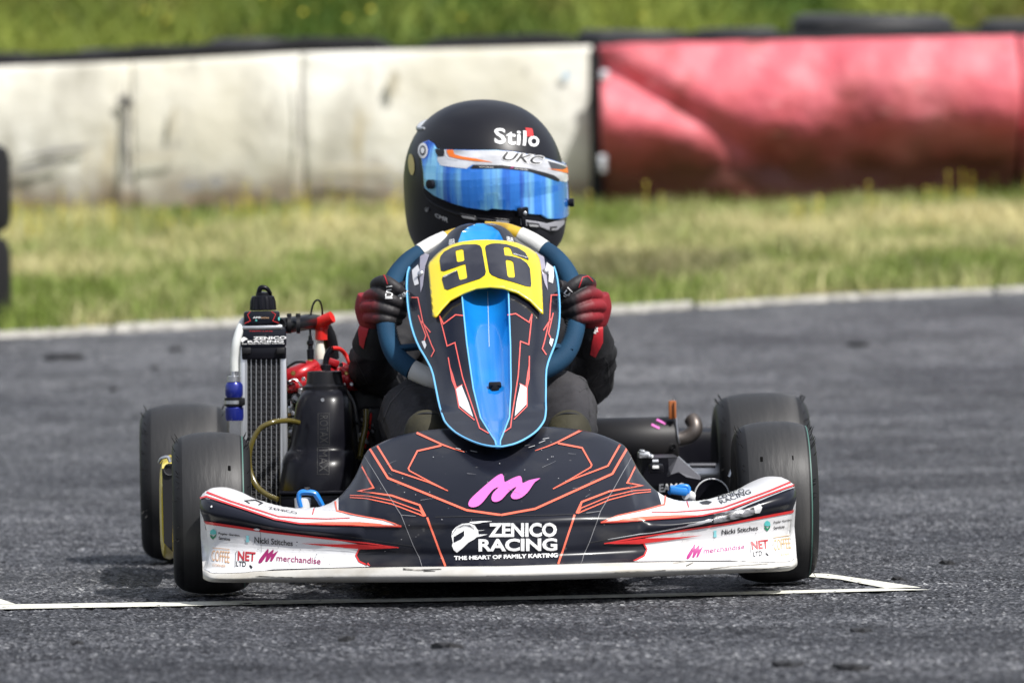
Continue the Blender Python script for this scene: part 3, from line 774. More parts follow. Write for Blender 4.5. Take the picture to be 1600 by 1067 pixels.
# ------------------------------------------------------------------ frame, floor, axles, seat
mb = MB(); zf = .045
for s in (-1, 1):
    mb.tube([(s * .20, -.17, zf), (s * .22, .0, zf), (s * .30, .30, zf), (s * .30, .70, zf), (s * .27, 1.02, zf)], .014, 12, smooth=6)
    mb.tube([(s * .22, -.02, zf), (s * .32, .0, zf + .02), (s * .37, .0, .10)], .013, 10, smooth=4)
mb.tube([(-.21, -.10, zf), (.21, -.10, zf)], .014); mb.tube([(-.29, .42, zf), (.29, .42, zf)], .014); mb.tube([(-.28, .92, zf), (.28, .92, zf)], .014)
mb.build('frame', M_dksteel, kart)
mb = MB(); mb.box((0, .10, .030), (.46, .62, .004), bev=.001); mb.build('floor_tray', M_alu, kart)
mb = MB(); mb.lathe([(rl + .04, .0), (rl + .04, .0195), (rr_ - .05, .0195), (rr_ - .05, 0)], (0, .98, .138), 'X', 32); mb.build('rear_axle', M_steel, kart)
for s, x in ((-1, fl), (1, fr)):
    mb = MB(); mb.tube([(x - s * .05, 0, .128), (x - s * .12, 0, .118)], .010); mb.box((x - s * .125, 0, .110), (.018, .025, .05), bev=.004)
    mb.tube([(x - s * .12, .0, .105), (x - s * .11, .06, .11), (s * .03, .10, .13)], .006); mb.build('steering_knuckle', M_dksteel, kart)
P = []
for i in range(13):
    v = i / 12; row = []
    for j in range(17):
        u = j / 16 * 2 - 1
        hw = .165 + .02 * v; z = .06 + .30 * v ** 1.6; yb = .66 + .22 * v ** .7
        row.append((hw * math.sin(u * math.pi / 2), yb - .16 * (1 - math.cos(u * math.pi / 2)) * (1.0 - .4 * v) * 1.1, z + .05 * abs(u) ** 3 * (1 - v)))
    P.append(row)
mb = MB(); mb.grid(P); so_ = mb.build('seat', M_matblk, kart); q = so_.modifiers.new('thickness', 'SOLIDIFY'); q.thickness = .006
mb = MB(); mb.box((0, 1.17, .15), (.98, .07, .13), bev=.025); mb.tube([(-.3, 1.15, .12), (-.26, 1.0, .05)], .012); mb.tube([(.3, 1.15, .12), (.26, 1.0, .05)], .012)
mb.build('rear_bumper', M_blk, kart)
mb = MB(); mb.box((0, .22, .10), (.20, .20, .12), bev=.03); mb.build('fuel_tank', mat('tank_plastic', (.35, .34, .28), .4, trans=.1), kart)
for s in (-1, 1):
    mb = MB(); mb.tube([(s * .11, -.02, .06), (s * .13, -.03, .16), (s * .13, -.035, .2), (s * .08, -.035, .2)], .006, 8, smooth=4); mb.build('pedal', M_alu, kart)

# side pods
def pod(xo, xi, s, pm):
    mb = MB(); P = []; y0, y1 = .20, .76
    for i in range(15):
        v = i / 14; y = y0 + (y1 - y0) * v; tp = 1 - .35 * abs(v * 2 - 1) ** 6; row = []
        zt, zb = .205, .040
        if v < .12: zt = .205
        for a in range(16):
            t = 2 * math.pi * a / 16; c, q = math.cos(t), math.sin(t)
            c = math.copysign(abs(c) ** .5, c); q = math.copysign(abs(q) ** .5, q)
            row.append(((xo + xi) / 2 + c * abs(xo - xi) / 2 * tp, y, (zt + zb) / 2 + q * (zt - zb) / 2 * tp))
        P.append(row)
    mb.grid(P, closed=True); mb.f.append(tuple(range(16))); mb.mi.append(0); n = 14 * 16; mb.f.append(tuple(range(n, n + 16))); mb.mi.append(0)
    return mb.build('side_pod', pm, kart)
lp = pod(K(247, 780, .2).x, K(276, 780, .2).x, -1, M_yellow)
mb = MB(); pc = [K(253, 732, .195), K(270, 728, .195), K(270, 862, .195), K(256, 848, .195)]; mb.add(pc, [(0, 1, 2, 3)]); mb.build('dark_panel', M_ink, lp, smooth=False)
mb = MB(); mb.tube([K(249, 722, .2), K(253, 716, .193), K(262, 714, .192), K(266, 722, .19)], .003, 8, smooth=3); mb.build('clip', M_steel, lp)
mb = MB(); mb.lathe([(0, .010), (.012, .008), (.014, 0)], K(265, 733, .19), 'Y', 16); mb.build('bolt_head', M_steel, lp)
rp = pod(K(1228, 780, .2).x, K(1267, 780, .2).x, 1, M_wht)

# ------------------------------------------------------------------ front bumper / nose
NS = [ # px: B(py,y) C(py,y) D(py,y) M(mid) E F G
 (316, (776, -.20), (779, -.245), (815, -.26)), (322, (768, -.19), (781, -.265), (816, -.275)), (332, (762, -.18), (784, -.28), (817.5, -.288)), (354, (761, -.17), (790, -.295), (820, -.30)),
 (378, (769, -.17), (797, -.305), (823, -.31)), (399, (779, -.18), (803, -.312), (827, -.318)), (429, (788, -.195), (813, -.325), (831, -.33)),
 (459, (794, -.21), (819, -.335), (834.5, -.34)), (492, (793, -.225), (821, -.345), (837, -.352)), (510, (788, -.23), (821, -.35), (839, -.36)),
 (525, (780, -.235), (820, -.355), (841, -.366)), (540, (766, -.235), (818, -.36), (843, -.372)), (555, (745, -.225), (815, -.365), (845, -.378)),
 (570, (713, -.20), (811, -.37), (847, -.385)), (582, (701, -.19), (809, -.375), (849, -.39)), (615, (686, -.175), (806, -.385), (852, -.40)),
 (654, (677, -.16), (804, -.395), (854, -.41)), (702, (672, -.15), (803, -.402), (855, -.42)), (745, (670, -.145), (803, -.405), (855, -.425)), (787, (669, -.14), (803, -.406), (855, -.427))]
rows = []
xend = K(787, 800, -.4).x
for px, B, C, D in NS:
    t = min(1, max(0, (px - 316) / 60.0)); tip = 1 - t
    yD = D[1]; pyE = float(np.interp(px, [316, 330, 370, 402, 441, 520, 640, 787], [889, 895, 895.5, 892, 891, 888, 886, 885]))
    pyG = float(np.interp(px, [316, 325, 340, 600, 787], [902, 907, 908.5, 908, 906.5]))
    dM = tip * 8; pts = []
    def k_(px_, py_, y_):
        p = K(px_, py_, y_); p.x = min(0.0, p.x - xend * (px_ > 700) * (px_ - 700) / 87.0); return p
    b = k_(px, B[0], B[1]); zdrop = .5 if px > 565 else 1
    pts.append(b + Vector((0, .055, -.05 * zdrop)))
    pts.append(b + Vector((0, .028, -.012 * zdrop)))
    pts.append(b)
    m = k_(px + tip * 1, B[0] * .45 + C[0] * .55, B[1] * .45 + C[1] * .55)
    m.z += .006 if px < 540 else (.012 if px > 575 else .0)
    pts.append(m)
    pts.append(k_(px - tip * 3, C[0], C[1]))
    pts.append(k_(px - tip * 3, C[0] * .5 + D[0] * .5, (C[1] + D[1]) / 2 - (.010 if px < 560 else .004)))
    pts.append(k_(px + tip * 3, D[0], D[1]))
    fr_ = min(1, max(0, (px - 480) / 200))
    conc = .006 * (1 - fr_)
    pts.append(k_(px + dM, D[0] * .55 + pyE * .45, yD + conc))
    pts.append(k_(px + tip * 6, D[0] * .2 + pyE * .8, yD + conc * .6 - .010))
    pts.append(k_(px + tip * 1, pyE, yD - .020))
    rows.append((pts, pyE, pyG, yD, px, tip))
NC = []
for pts, pyE, pyG, yD, px, tip in rows: NC.append(pts)
def dense(cols, kc, kr):
    """cols: list of columns of points -> spline-refined both ways"""
    c2 = [catmull(c, [1] * len(c), kr)[0] for c in cols]; out = []
    for j in range(len(c2[0])): out.append(catmull([c[j] for c in c2], [1] * len(c2), kc)[0])
    return out      # rows
Lr = dense(NC, 4, 5)
def mirror_rows(L):
    o = []
    for r in L:
        r = [Vector(p) for p in r]; r[-1].x = 0; o.append(r + [Vector((-p.x, p.y, p.z)) for p in r[:-1][::-1]])
    return o
nose_rows = mirror_rows(Lr)
nm = MB(); nm.grid(nose_rows); NB = bvh_of(nm)
ncol = len(nose_rows[0])
# white wings come up to the hump; black beyond
x_h = K(548, 800, -.3).x
mi = []
x_t = abs(K(352, 850, -.3).x)
for i in range(len(nose_rows) - 1):
    for j in range(ncol - 1):
        p = (nose_rows[i][j] + nose_rows[i][j + 1]) / 2
        mi.append(1 if ((abs(p.x) > abs(x_h) + .018 and i < 19) or (abs(p.x) > x_t and i >= 32)) else 0)
nm.mi = mi
nose = nm.build('nose_cone', [M_gloss, M_wht], kart, sharp=50)
q = nose.modifiers.new('thickness', 'SOLIDIFY'); q.thickness = .004; q.offset = -1
# end caps and the white lip along the bottom
LR = []
for pts, pyE, pyG, yD, px, tip in rows:
    e = pts[-1]; g = K(px + tip * 2, pyG, yD - .010); g.x = e.x
    LR.append([e + Vector((0, .006, .002)), e + Vector((0, -.003, -.001)), Vector((e.x, e.y - .008, e.z * .72 + g.z * .28)), Vector((e.x, e.y - .011, e.z * .35 + g.z * .65)), g + Vector((0, -.006, .0)), g + Vector((0, .03, -.002)), g + Vector((0, .14, .004))])
lip_rows = mirror_rows(dense(LR, 4, 4))
lm = MB(); lm.grid(lip_rows); LB = bvh_of(lm)
lip = lm.build('bumper_lip', M_lip, nose, sharp=60)
for s in (0, -1):
    mb = MB(); edge = [r[s] for r in nose_rows] + [r[s] for r in lip_rows]; c = sum(edge, Vector()) / len(edge) + Vector((-.004 * (1 if s == 0 else -1), .03, 0))
    mb.add(edge + [c], [(i, i + 1, len(edge)) for i in range(len(edge) - 1)] + [(len(edge) - 1, 0, len(edge))]); mb.build('end_cap', M_wht, nose, sharp=80)

ON = lambda o: onto(NB, o)
cx0 = 787.0
def mir(L):
    """mirror photo points across the nose's own centre plane"""
    out = []
    for p in L:
        q = K(p[0], p[1], -.34); q = Vector((-q.x, q.y, q.z)); w_ = ROOTM @ q; out.append(proj(w_))
    return out
both = lambda L: (L, mir(L))
f1, f2, f3 = ON(.0008), ON(.0018), ON(.0025)
# white wing tops
wt = C1([(38, 470), (45, 446), (62, 430), (110, 409), (180, 410), (260, 432), (330, 470), (430, 491), (530, 513), (640, 495), (700, 492), (745, 474), (752, 528), (860, 553), (1000, 578), (1092, 605), (900, 606), (700, 602), (560, 596), (430, 574), (300, 530), (180, 490), (60, 452), (45, 470)])
for L in both(wt): poly_decal('white_wing_sticker', L, f1, M_wht, nose, step=4)
ra = C1([(46, 462), (75, 455), (180, 490), (300, 530), (430, 574), (560, 596), (700, 602), (900, 605), (1092, 606)])
rb = C1([(78, 434), (200, 480), (330, 522), (450, 560), (560, 568), (700, 572), (825, 567)])
rc = C1([(748, 480), (755, 530), (860, 553), (1000, 577), (1092, 605)])
rd = C1([(640, 505), (628, 550)])
for L in both(ra): strokes('red_stripe', [L], 2.6, f2, M_redst, nose)
for L in both(rb): strokes('red_stripe', [(L, (1.5, .5))], 2.0, f2, M_redst, nose)
for L in both(rc): strokes('orange_stripe', [(L, (.9, .4))], 2.6, f2, M_orange, nose)
for L in both(rd): strokes('red_stripe', [L], 1.6, f2, M_redst, nose)
sp = C1([(560, 596), (700, 590), (900, 590), (1092, 606), (900, 607), (700, 604)])
for L in both(sp): poly_decal('red_spear', L, f3, M_orange, nose)
# white front panels
wf = C1([(68, 588), (240, 612), (400, 636), (600, 660), (740, 676), (900, 704), (1010, 716), (900, 718), (872, 724), (856, 760), (872, 792), (925, 818), (700, 824), (420, 832), (330, 846), (100, 852), (72, 842), (88, 790), (96, 740), (92, 690), (80, 630)])
for L in both(wf): poly_decal('white_panel_sticker', L, f1, M_wht, nose, step=4)
re = C1([(64, 584), (240, 610), (400, 634), (600, 656), (750, 674), (900, 692), (1078, 717)])
for L in both(re): strokes('red_stripe', [(L, (1.4, .5))], 3.2, f2, M_redst, nose)
rs_ = C1([(565, 692), (700, 697), (860, 696), (1078, 717), (900, 724), (740, 712)])
for L in both(rs_): poly_decal('red_spear', L, f3, M_redst, nose)
for L in both(C1([(905, 712), (872, 724), (856, 760), (872, 792), (928, 820)])): strokes('red_stripe', [L], 2.4, f2, M_redst, nose)
# orange line work of the centre
W3 = 3.1
lines = [CN([(150, 62), (300, 305), (955, 572), (1240, 612)]), CN([(212, 38), (335, 238), (460, 280), (640, 340), (800, 412)]),
         C1([(1170, 122), (1300, 182), (1360, 204), (1420, 222)]), CN([(745, 34), (545, 80), (470, 225), (480, 245), (640, 330), (800, 412)]),
         CN([(72, 185), (180, 385), (60, 412), (330, 450), (565, 530), (612, 622)]), CN([(-15, 448), (130, 452), (330, 492), (570, 580), (600, 622)]),
         CN([(-15, 466), (120, 474), (330, 520), (600, 622)]), CN([(565, 535), (590, 600)])]
wid = [1.05, .95, 1, .9, .95, .55, .55, .8]; tap = [(1, 1), (1, .5), (1.1, .25), (1, .5), (.8, 1), (.7, 1), (.7, 1), (1, 1)]
for L, k, tp in zip(lines, wid, tap):
    for q in both(L): strokes('orange_stripe', [(q, tp)], W3 * k, f1, M_orange, nose)
for L in both(C1([(1225, 562), (1320, 816)])): strokes('orange_stripe', [L], 3.0, f1, M_orange, nose)
M_seam = mat('seam_edge', (.20, .20, .21), .4)
for L in both(CN([(105, 118), (290, 425), (410, 612), (512, 865), (560, 960), (585, 1045)])): strokes('panel_seam', [L], .9, f1, M_seam, nose)
for L in both(CN([(410, 612), (530, 622)])): strokes('panel_seam', [L], .8, f1, M_seam, nose)
for L in both(CN([(-5, 790), (200, 825), (510, 868)])): strokes('panel_groove', [L], 1.2, f1, M_ink, nose)
strokes('panel_groove', [[(680, 808), (760, 806.5), (860, 805), (925, 802)]], 1.1, f1, M_ink, nose)
# the pink m
mlogo = CLG([(262, 425), (280, 385), (340, 325), (430, 245), (520, 170), (575, 138), (600, 142), (612, 175), (620, 215), (680, 185), (740, 160), (775, 158), (788, 190), (795, 225), (850, 200), (910, 185), (968, 178), (915, 215), (880, 265), (840, 320), (790, 362), (740, 382), (695, 378), (678, 350), (700, 312), (735, 262), (690, 285), (640, 330), (590, 385), (540, 408), (500, 402), (488, 365), (510, 315), (560, 265), (510, 285), (460, 340), (410, 405), (360, 448), (310, 462), (270, 452)])
poly_decal('pink_emblem', [(p.x, p.y) for p in sm2(mlogo + [mlogo[0]], 2)][:-1], f2, M_pink, nose)
# team lettering
def q4(a, b, c, d, tr=CLG): return tr([a, b, c, d])
text_decal('lettering', 'ZENICO', q4((462, 608), (1128, 604), (1128, 745), (462, 748)), f2, M_wht2, nose, bold=.035, spacing=.98)
text_decal('lettering', 'RACING', q4((362, 766), (1132, 756), (1132, 878), (362, 886)), f2, M_wht2, nose, bold=.035, spacing=.98)
text_decal('lettering', 'THE HEART OF FAMILY KARTING', q4((124, 934), (1138, 902), (1138, 950), (124, 978)), f2, M_wht2, nose, bold=.03)
hel = CLG([(98, 740), (105, 690), (140, 645), (200, 615), (275, 608), (325, 630), (358, 680), (362, 730), (320, 768), (262, 800), (205, 855), (150, 895), (120, 870), (102, 830), (112, 800)])
hol = CLG([(118, 745), (222, 685), (222, 735), (190, 770), (118, 805)])
poly_decal('helmet_emblem', [hel, hol], f2, M_wht2, nose)
for a in (CLG([(270, 603), (400, 594), (500, 596), (400, 606), (320, 615)]), CLG([(350, 682), (430, 676), (350, 690)]), CLG([(350, 722), (450, 720), (400, 735), (340, 748)])): poly_decal('helmet_emblem', a, f2, M_wht2, nose)
strokes('helmet_emblem', [CLG([(108, 720), (150, 655), (215, 628), (280, 632), (318, 668)])], .8, f3, M_ink, nose)
# sponsor print, one set per wing
def sponsor(tr, q):
    text_decal('lettering', 'Poplar Garden', tr(q['pg']), f2, M_ink, nose, bold=.02); text_decal('lettering', 'Services', tr(q['sv']), f2, M_ink, nose, bold=.02)
    text_decal('lettering', 'Nicki Stitches', tr(q['ns']), f2, M_ink, nose, bold=.012)
    text_decal('lettering', 'COFFEE', tr(q['cf']), f2, q['cfm'], nose, bold=.0); text_decal('lettering', 'CORNER', tr(q['cc']), f2, q['cfm'], nose, bold=.0)
    strokes('cup_rim', [tr(q['cl'])], 1.0, f2, q['cfm'], nose)
    text_decal('lettering', 'NET', tr(q['net']), f2, M_dkred, nose, bold=.03); text_decal('lettering', 'LTD', tr(q['ltd']), f2, M_ink, nose, bold=.01)
    text_decal('lettering', 'merchandise', tr(q['me']), f2, q['mm'], nose, bold=.005)
    poly_decal('plug_mark', tr(q['pl']), f2, M_ink, nose); strokes('frame_line', [tr(q['fl'])], .6, f2, M_ink, nose)
    x, y = q['lf']; poly_decal('leaf_emblem', tr([(x - 35, y - 5), (x - 30, y - 45), (x, y - 65), (x + 32, y - 45), (x + 38, y - 5), (x + 5, y + 5)]), f2, M_teal, nose)
    poly_decal('leaf_emblem', tr([(x - 36, y), (x - 12, y + 15), (x, y + 32), (x + 38, y - 8), (x + 30, y + 30), (x, y + 65), (x - 28, y + 40)]), f2, M_green, nose)
    x, y = q['sp']; poly_decal('spool_emblem', tr([(x - 20, y - 35), (x + 20, y - 35), (x + 14, y - 15), (x + 20, y + 45), (x - 20, y + 45), (x - 14, y - 15)]), f2, mat('cyan_print', (.25, .62, .66), .5), nose)
    a, b = q['m0'], q['m1']; L = []
    for u, v in ((0, 1), (.05, .78), (.25, .4), (.45, .05), (.52, .02), (.5, .35), (.72, .08), (.78, .1), (.72, .4), (1, .15), (.82, .6), (.68, .92), (.58, .9), (.66, .55), (.45, .95), (.34, .92), (.42, .5), (.2, .95), (.08, 1.06)):
        L.append((a[0] + (b[0] - a[0]) * u, a[1] + (b[1] - a[1]) * v))
    poly_decal('zigzag_emblem', tr(L), f2, q['mm'], nose)
sponsor(CSL, dict(pg=[(246, 308), (494, 338), (494, 368), (246, 346)], sv=[(248, 358), (384, 376), (384, 414), (248, 398)], ns=[(672, 362), (1128, 410), (1128, 475), (672, 440)],
    cf=[(170, 528), (380, 545), (376, 688), (164, 655)], cc=[(176, 692), (332, 706), (330, 738), (174, 722)], cl=[(178, 500), (280, 508), (378, 520)], cfm=M_gold,
    net=[(476, 540), (686, 556), (680, 668), (472, 656)], ltd=[(458, 662), (572, 668), (570, 732), (454, 724)], me=[(936, 588), (1462, 628), (1458, 704), (934, 660)], mm=M_magenta,
    pl=[(608, 712), (630, 712), (650, 735), (640, 758), (622, 745)], fl=[(470, 536), (450, 560), (440, 740)], lf=(184, 335), sp=(590, 385), m0=(718, 510), m1=(955, 680)))
M_gold2 = mat('faded_tan_print', (.60, .40, .20), .5); M_mag2 = mat('bright_magenta_print', (.34, .015, .17), .45)
sponsor(CSR, dict(pg=[(1205, 180), (1408, 148), (1408, 180), (1205, 218)], sv=[(1205, 242), (1330, 225), (1330, 258), (1205, 280)], ns=[(588, 280), (1018, 228), (1018, 285), (588, 345)],
    cf=[(1200, 405), (1390, 378), (1410, 510), (1210, 538)], cc=[(1235, 585), (1390, 562), (1392, 590), (1238, 612)], cl=[(1200, 382), (1290, 366), (1388, 352)], cfm=M_gold2,
    net=[(936, 425), (1138, 400), (1142, 508), (950, 528)], ltd=[(962, 550), (1068, 538), (1070, 600), (966, 610)], me=[(374, 510), (858, 455), (860, 515), (374, 578)], mm=M_mag2,
    pl=[(1104, 568), (1125, 565), (1148, 590), (1140, 604), (1122, 592)], fl=[(925, 422), (930, 500), (938, 600)], lf=(1128, 235), sp=(508, 325), m0=(168, 455), m1=(372, 635)))
# black script on top of the wings
text_decal('lettering', 'ZENICO', C2([(1060, 400), (1190, 366), (1200, 385), (1072, 420)]), f2, M_ink, nose, bold=.01)
text_decal('lettering', 'RACING', C2([(1075, 425), (1220, 372), (1228, 390), (1090, 440)]), f2, M_ink, nose, bold=.0)
poly_decal('helmet_emblem', C2([(985, 432), (1020, 424), (1046, 430), (1030, 441), (1000, 440)]), f2, M_ink, nose)
text_decal('lettering', 'ZENICO', C1([(395, 508), (540, 535), (552, 548), (400, 522)]), f2, M_ink, nose, bold=.0)
strokes('helmet_emblem', [C1([(300, 492), (275, 478), (330, 474), (365, 490), (345, 500)])], 1.6, f2, M_ink, nose)
# worn gouge with bare plastic on the right wing's leading edge
for L in (C2([(1050, 520), (1052, 488), (1140, 470), (1210, 462), (1250, 446), (1272, 450), (1262, 474), (1200, 490), (1120, 508)]),): poly_decal('gouge', L, f3, mat('scraped_plastic', (.30, .30, .32), .35, .3, noise=((.03, .03, .03), 60, .45, .6, (1, 1, 3)), bump=(80, .9, .004)), nose)
poly_decal('bare_plastic_chip', C2([(1236, 450), (1262, 440), (1274, 452), (1262, 472), (1240, 474)]), ON(.003), M_wht, nose)
strokes('scratch', [(C2([(560, 600), (800, 560), (1040, 512)]), (.3, 1.2))], 2.2, f3, mat('scratch_grey', (.40, .41, .43), .3), nose)
strokes('scratch', [(C2([(1150, 470), (1300, 410), (1440, 355)]), (1.2, .4))], 2.0, f3, bpy.data.materials['scratch_grey'], nose)
poly_decal('bare_plastic_chip', C1([(322, 618), (340, 612), (358, 618), (352, 628), (335, 626)]), f3, M_wht, nose)
strokes('scratch', [C1([(350, 610), (360, 640), (364, 745)])], .5, f3, M_ink, nose)
poly_decal('bare_plastic_chip', C1(circ(105, 508, 5)), f3, M_wht, nose)

OL = onto(LB, .0008)
M_rubm = mat('rubber_smear', (.035, .033, .03), .7, noise=((.40, .38, .34), 60, .45, .6, (1, 1, 2)))
for L, w_ in (([(630, 889), (655, 890.5), (690, 889)], 2.6), ([(662, 892), (680, 892)], 1.8), ([(1052, 880), (1075, 876)], 1.6), ([(1072, 884), (1083, 879)], 1.8), ([(960, 894), (1000, 892), (1040, 890)], 1.0), ([(1110, 888), (1150, 884), (1200, 881)], 1.1), ([(400, 900), (470, 902), (520, 901)], 1.0), ([(760, 899), (850, 898)], 1.0), ([(1180, 890), (1235, 884)], 1.4)):
    strokes('rubber_smear', [(L, (1, .4))], w_, OL, M_rubm, lip, step=5)
M_chip = mat('stone_chip', (.42, .42, .43), .5); M_chip2 = mat('dark_chip', (.04, .04, .04), .6)
for i in range(44):
    px = random.uniform(585, 985); py = random.uniform(690, 880); r_ = random.uniform(.3, .65)
    poly_decal('stone_chip', circ(px, py, r_ * 1.3, r_, 6), f3, M_chip, nose, step=3)
for i in range(34):
    sd_ = random.choice((0, 1)); px = random.uniform(340, 520) if sd_ == 0 else random.uniform(1050, 1230); py = random.uniform(845, 885) - (0 if sd_ == 0 else 14); r_ = random.uniform(.3, .9)
    poly_decal('dark_chip', circ(px, py, r_ * 1.4, r_, 6), f3, M_chip2, nose, step=3)
for i in range(12):
    px = random.uniform(600, 960); py = random.uniform(690, 800); a = random.uniform(-.6, .6); L = random.uniform(6, 26)
    strokes('scratch', [([(px, py), (px + L * math.cos(a), py + L * math.sin(a))], (1, .3))], .5, f3, M_seam, nose, step=6)
# pale scuffs round the top edge under the fairing
for q_ in ([(735, 706), (745, 708)], [(712, 702), (720, 704)], [(826, 701), (836, 698)], [(842, 694), (852, 690)], [(848, 688), (858, 686)]): strokes('scratch', [q_], .9, f3, M_chip, nose, step=4)

# ------------------------------------------------------------------ steering fairing
FR = [ # py, half width px, centre y, bulge
 (349, 18, .352, .02), (352, 30, .345, .03), (357, 40, .338, .04), (363, 48, .330, .05), (370, 54, .320, .055), (379, 64, .306, .065), (388, 78, .293, .08), (397, 93, .281, .095), (408, 106, .268, .105), (420, 115, .254, .11),
 (440, 119, .233, .11), (465, 120, .208, .105), (490, 119, .182, .10), (515, 115.5, .155, .095), (540, 108, .126, .085), (560, 98, .102, .075), (580, 90, .077, .068), (607, 86.5, .042, .06), (630, 84, .008, .056), (653, 80, -.028, .052),
 (663, 75, -.046, .046), (674, 65, -.066, .038), (681, 55, -.080, .030), (686, 46, -.090, .022), (691, 35, -.100, .015), (695, 23, -.108, .009), (698, 6, -.113, .003)]
FR2 = catmull([Vector((a, b, c)) for a, b, c, d in FR], [d for *_, d in FR], 4)
FC = []
for v_, d_ in zip(*FR2):
    py, hwp, yc = v_; yc = .352 - (.352 - yc) * (.63 / .465); d_ = d_ * (.55 if py > 640 else 1); s_ = FPX / (yc - CAM.y); z = K(760, py, yc).z; FC.append((py, hwp / s_, yc, z, d_, hwp))
def fair(off=0.0, channel=True):
    P = []
    for py, hw, yc, z, bl, hwp in FC:
        hc = float(np.interp(py, [350, 354, 362, 378, 461, 539, 607, 653, 675, 689, 698], [6, 18, 29, 36, 36.5, 34, 29.5, 22.5, 11.5, 4, 3])); hc = min(hc, hwp * .8) / hwp
        us = [-1 + (1 - hc) * (i / 22) for i in range(22)] + [-hc + 2 * hc * i / 16 for i in range(17)] + [hc + (1 - hc) * (i / 22) for i in range(1, 23)]
        row = []
        for u in us:
            y = yc + bl * abs(u) ** 2.3 - off
            if channel and abs(u) < hc:
                dep = float(np.interp(py, [350, 360, 378, 420, 600, 660, 690], [.002, .016, .034, .050, .042, .020, .002]))
                y += dep * (1 - (abs(u) / hc) ** 2.6)
            row.append(Vector((u * hw, y, z)))
        P.append(row)
    return P
FP = fair(); fm = MB(); fm.grid(FP); nf = len(FP[0]) - 1
fm.mi = [1 if 22 <= (k % nf) < 38 else 0 for k in range(len(fm.f))]
FB = bvh_of(fm)
fs = MB(); fs.grid(fair(0, False)); FSB = bvh_of(fs)
fairing = fm.build('steering_fairing', [M_body2, M_blue], kart, sharp=38)
q = fairing.modifiers.new('thickness', 'SOLIDIFY'); q.thickness = .004; q.offset = -1
edge = [r[0] for r in FP if r[0].z < FP[34][0].z][::2] + [r[-1] for r in FP[::-1] if r[0].z < FP[34][0].z][::2]
mb = MB(); mb.tube([p + Vector((0, -.001, 0)) for p in edge[::1]], .0017, 8); mb.build('edge_trim', M_ltblue, fairing)
for j in (22, 38):
    mb = MB(); mb.tube([r[j] + Vector((0, -.0006, 0)) for r in FP[28:-3]], [.0014] * (len(FP[28:-3])), 8); mb.build('channel_edge', M_ltblue, fairing)
OF = lambda o: onto(FB, o); g1, g2 = onto(FSB, .0008), onto(FSB, .0014)
def mirf(L):
    out = []
    for p in L:
        yy = float(np.interp(p[1], [q[0] for q in FC], [q[2] for q in FC])) + .04; q = K(p[0], p[1], yy); out.append(proj(ROOTM @ Vector((-q.x, q.y, q.z))))
    return out
bf = lambda L: (L, mirf(L))
OR2 = mat('coral_stripe', (.78, .12, .10), .35, coat=.4)
fl1 = [CF([(245, 432), (262, 468), (315, 428), (352, 432)]), CF([(245, 432), (278, 565), (312, 550), (345, 700), (405, 880), (420, 925), (460, 948)]),
       CF([(283, 615), (300, 715), (315, 752), (345, 735)]), CF([(315, 752), (330, 835), (398, 890)]), CF([(122, 352), (150, 352), (160, 400), (172, 460), (210, 560), (222, 585), (208, 612)]),
       CF([(152, 430), (185, 520), (178, 540)]), CF([(165, 455), (205, 505)])]
for L in fl1:
    for q in bf(L): strokes('coral_stripe', [q], 1.7, g1, OR2, fairing, step=5)
for L in bf(CF([(290, 650), (300, 700), (312, 750), (322, 752), (304, 690)])): poly_decal('coral_stripe', L, g1, OR2, fairing, step=5)
for L in bf(CF([(318, 755), (342, 738), (356, 775), (372, 815), (392, 878), (345, 840), (332, 828)])): poly_decal('white_flash', L, g2, M_wht, fairing, step=5)
for L in bf(CF([(124, 232), (150, 208), (158, 232), (148, 262), (154, 292), (136, 300), (128, 270)])): poly_decal('white_flash', L, g1, M_wht, fairing, step=5)
for L in bf(CF([(166, 545), (180, 540), (188, 562), (180, 578)])): poly_decal('white_flash', L, g1, M_wht, fairing, step=5)
for L in bf(CF([(160, 150), (200, 165), (182, 215), (172, 300), (162, 330), (158, 240)])): poly_decal('painted_sheen', L, g1, mat('lilac_grey', (.33, .31, .38), .35, coat=.4), fairing, step=5)  # lilac-grey patch: the reflection beside the plate put in as colour
for L in bf(CF(circ(163, 250, 10, 16))):
    c = sum((Vector((*p, 0)) for p in L), Vector()) / len(L); p3 = g1((c.x, c.y)); mb = MB(); mb.lathe([(0, .006), (-.004, .0055), (-.006, .003), (-.006, 0)], p3, 'Y', 20); mb.build('screw_head', M_steel, fairing)
text_decal('lettering', 'IBR', CF([(288, 98), (312, 94), (314, 118), (286, 122)]), g1, M_wht2, fairing, bold=.0, step=4)
text_decal('lettering', 'IBR', CF([(538, 84), (568, 92), (570, 112), (540, 104)]), g1, M_wht2, fairing, bold=.0, step=4)
mb = MB(); pt = OF(.002)((773.5, 606)); mb.box(pt + Vector((0, 0, .002)), (.021, .012, .010), (R(30), 0, 0), .003); mb.lathe([(-.002, .007), (-.006, .006), (-.007, 0)], pt + Vector((0, -.004, -.004)), 'Y', 16); mb.build('lower_screw', M_blk, fairing)
strokes('scratch', [CF([(455, 325), (458, 420), (462, 568)])], .8, OF(.0006), mat('pale_scratch', (.45, .55, .7), .3), fairing, step=5)
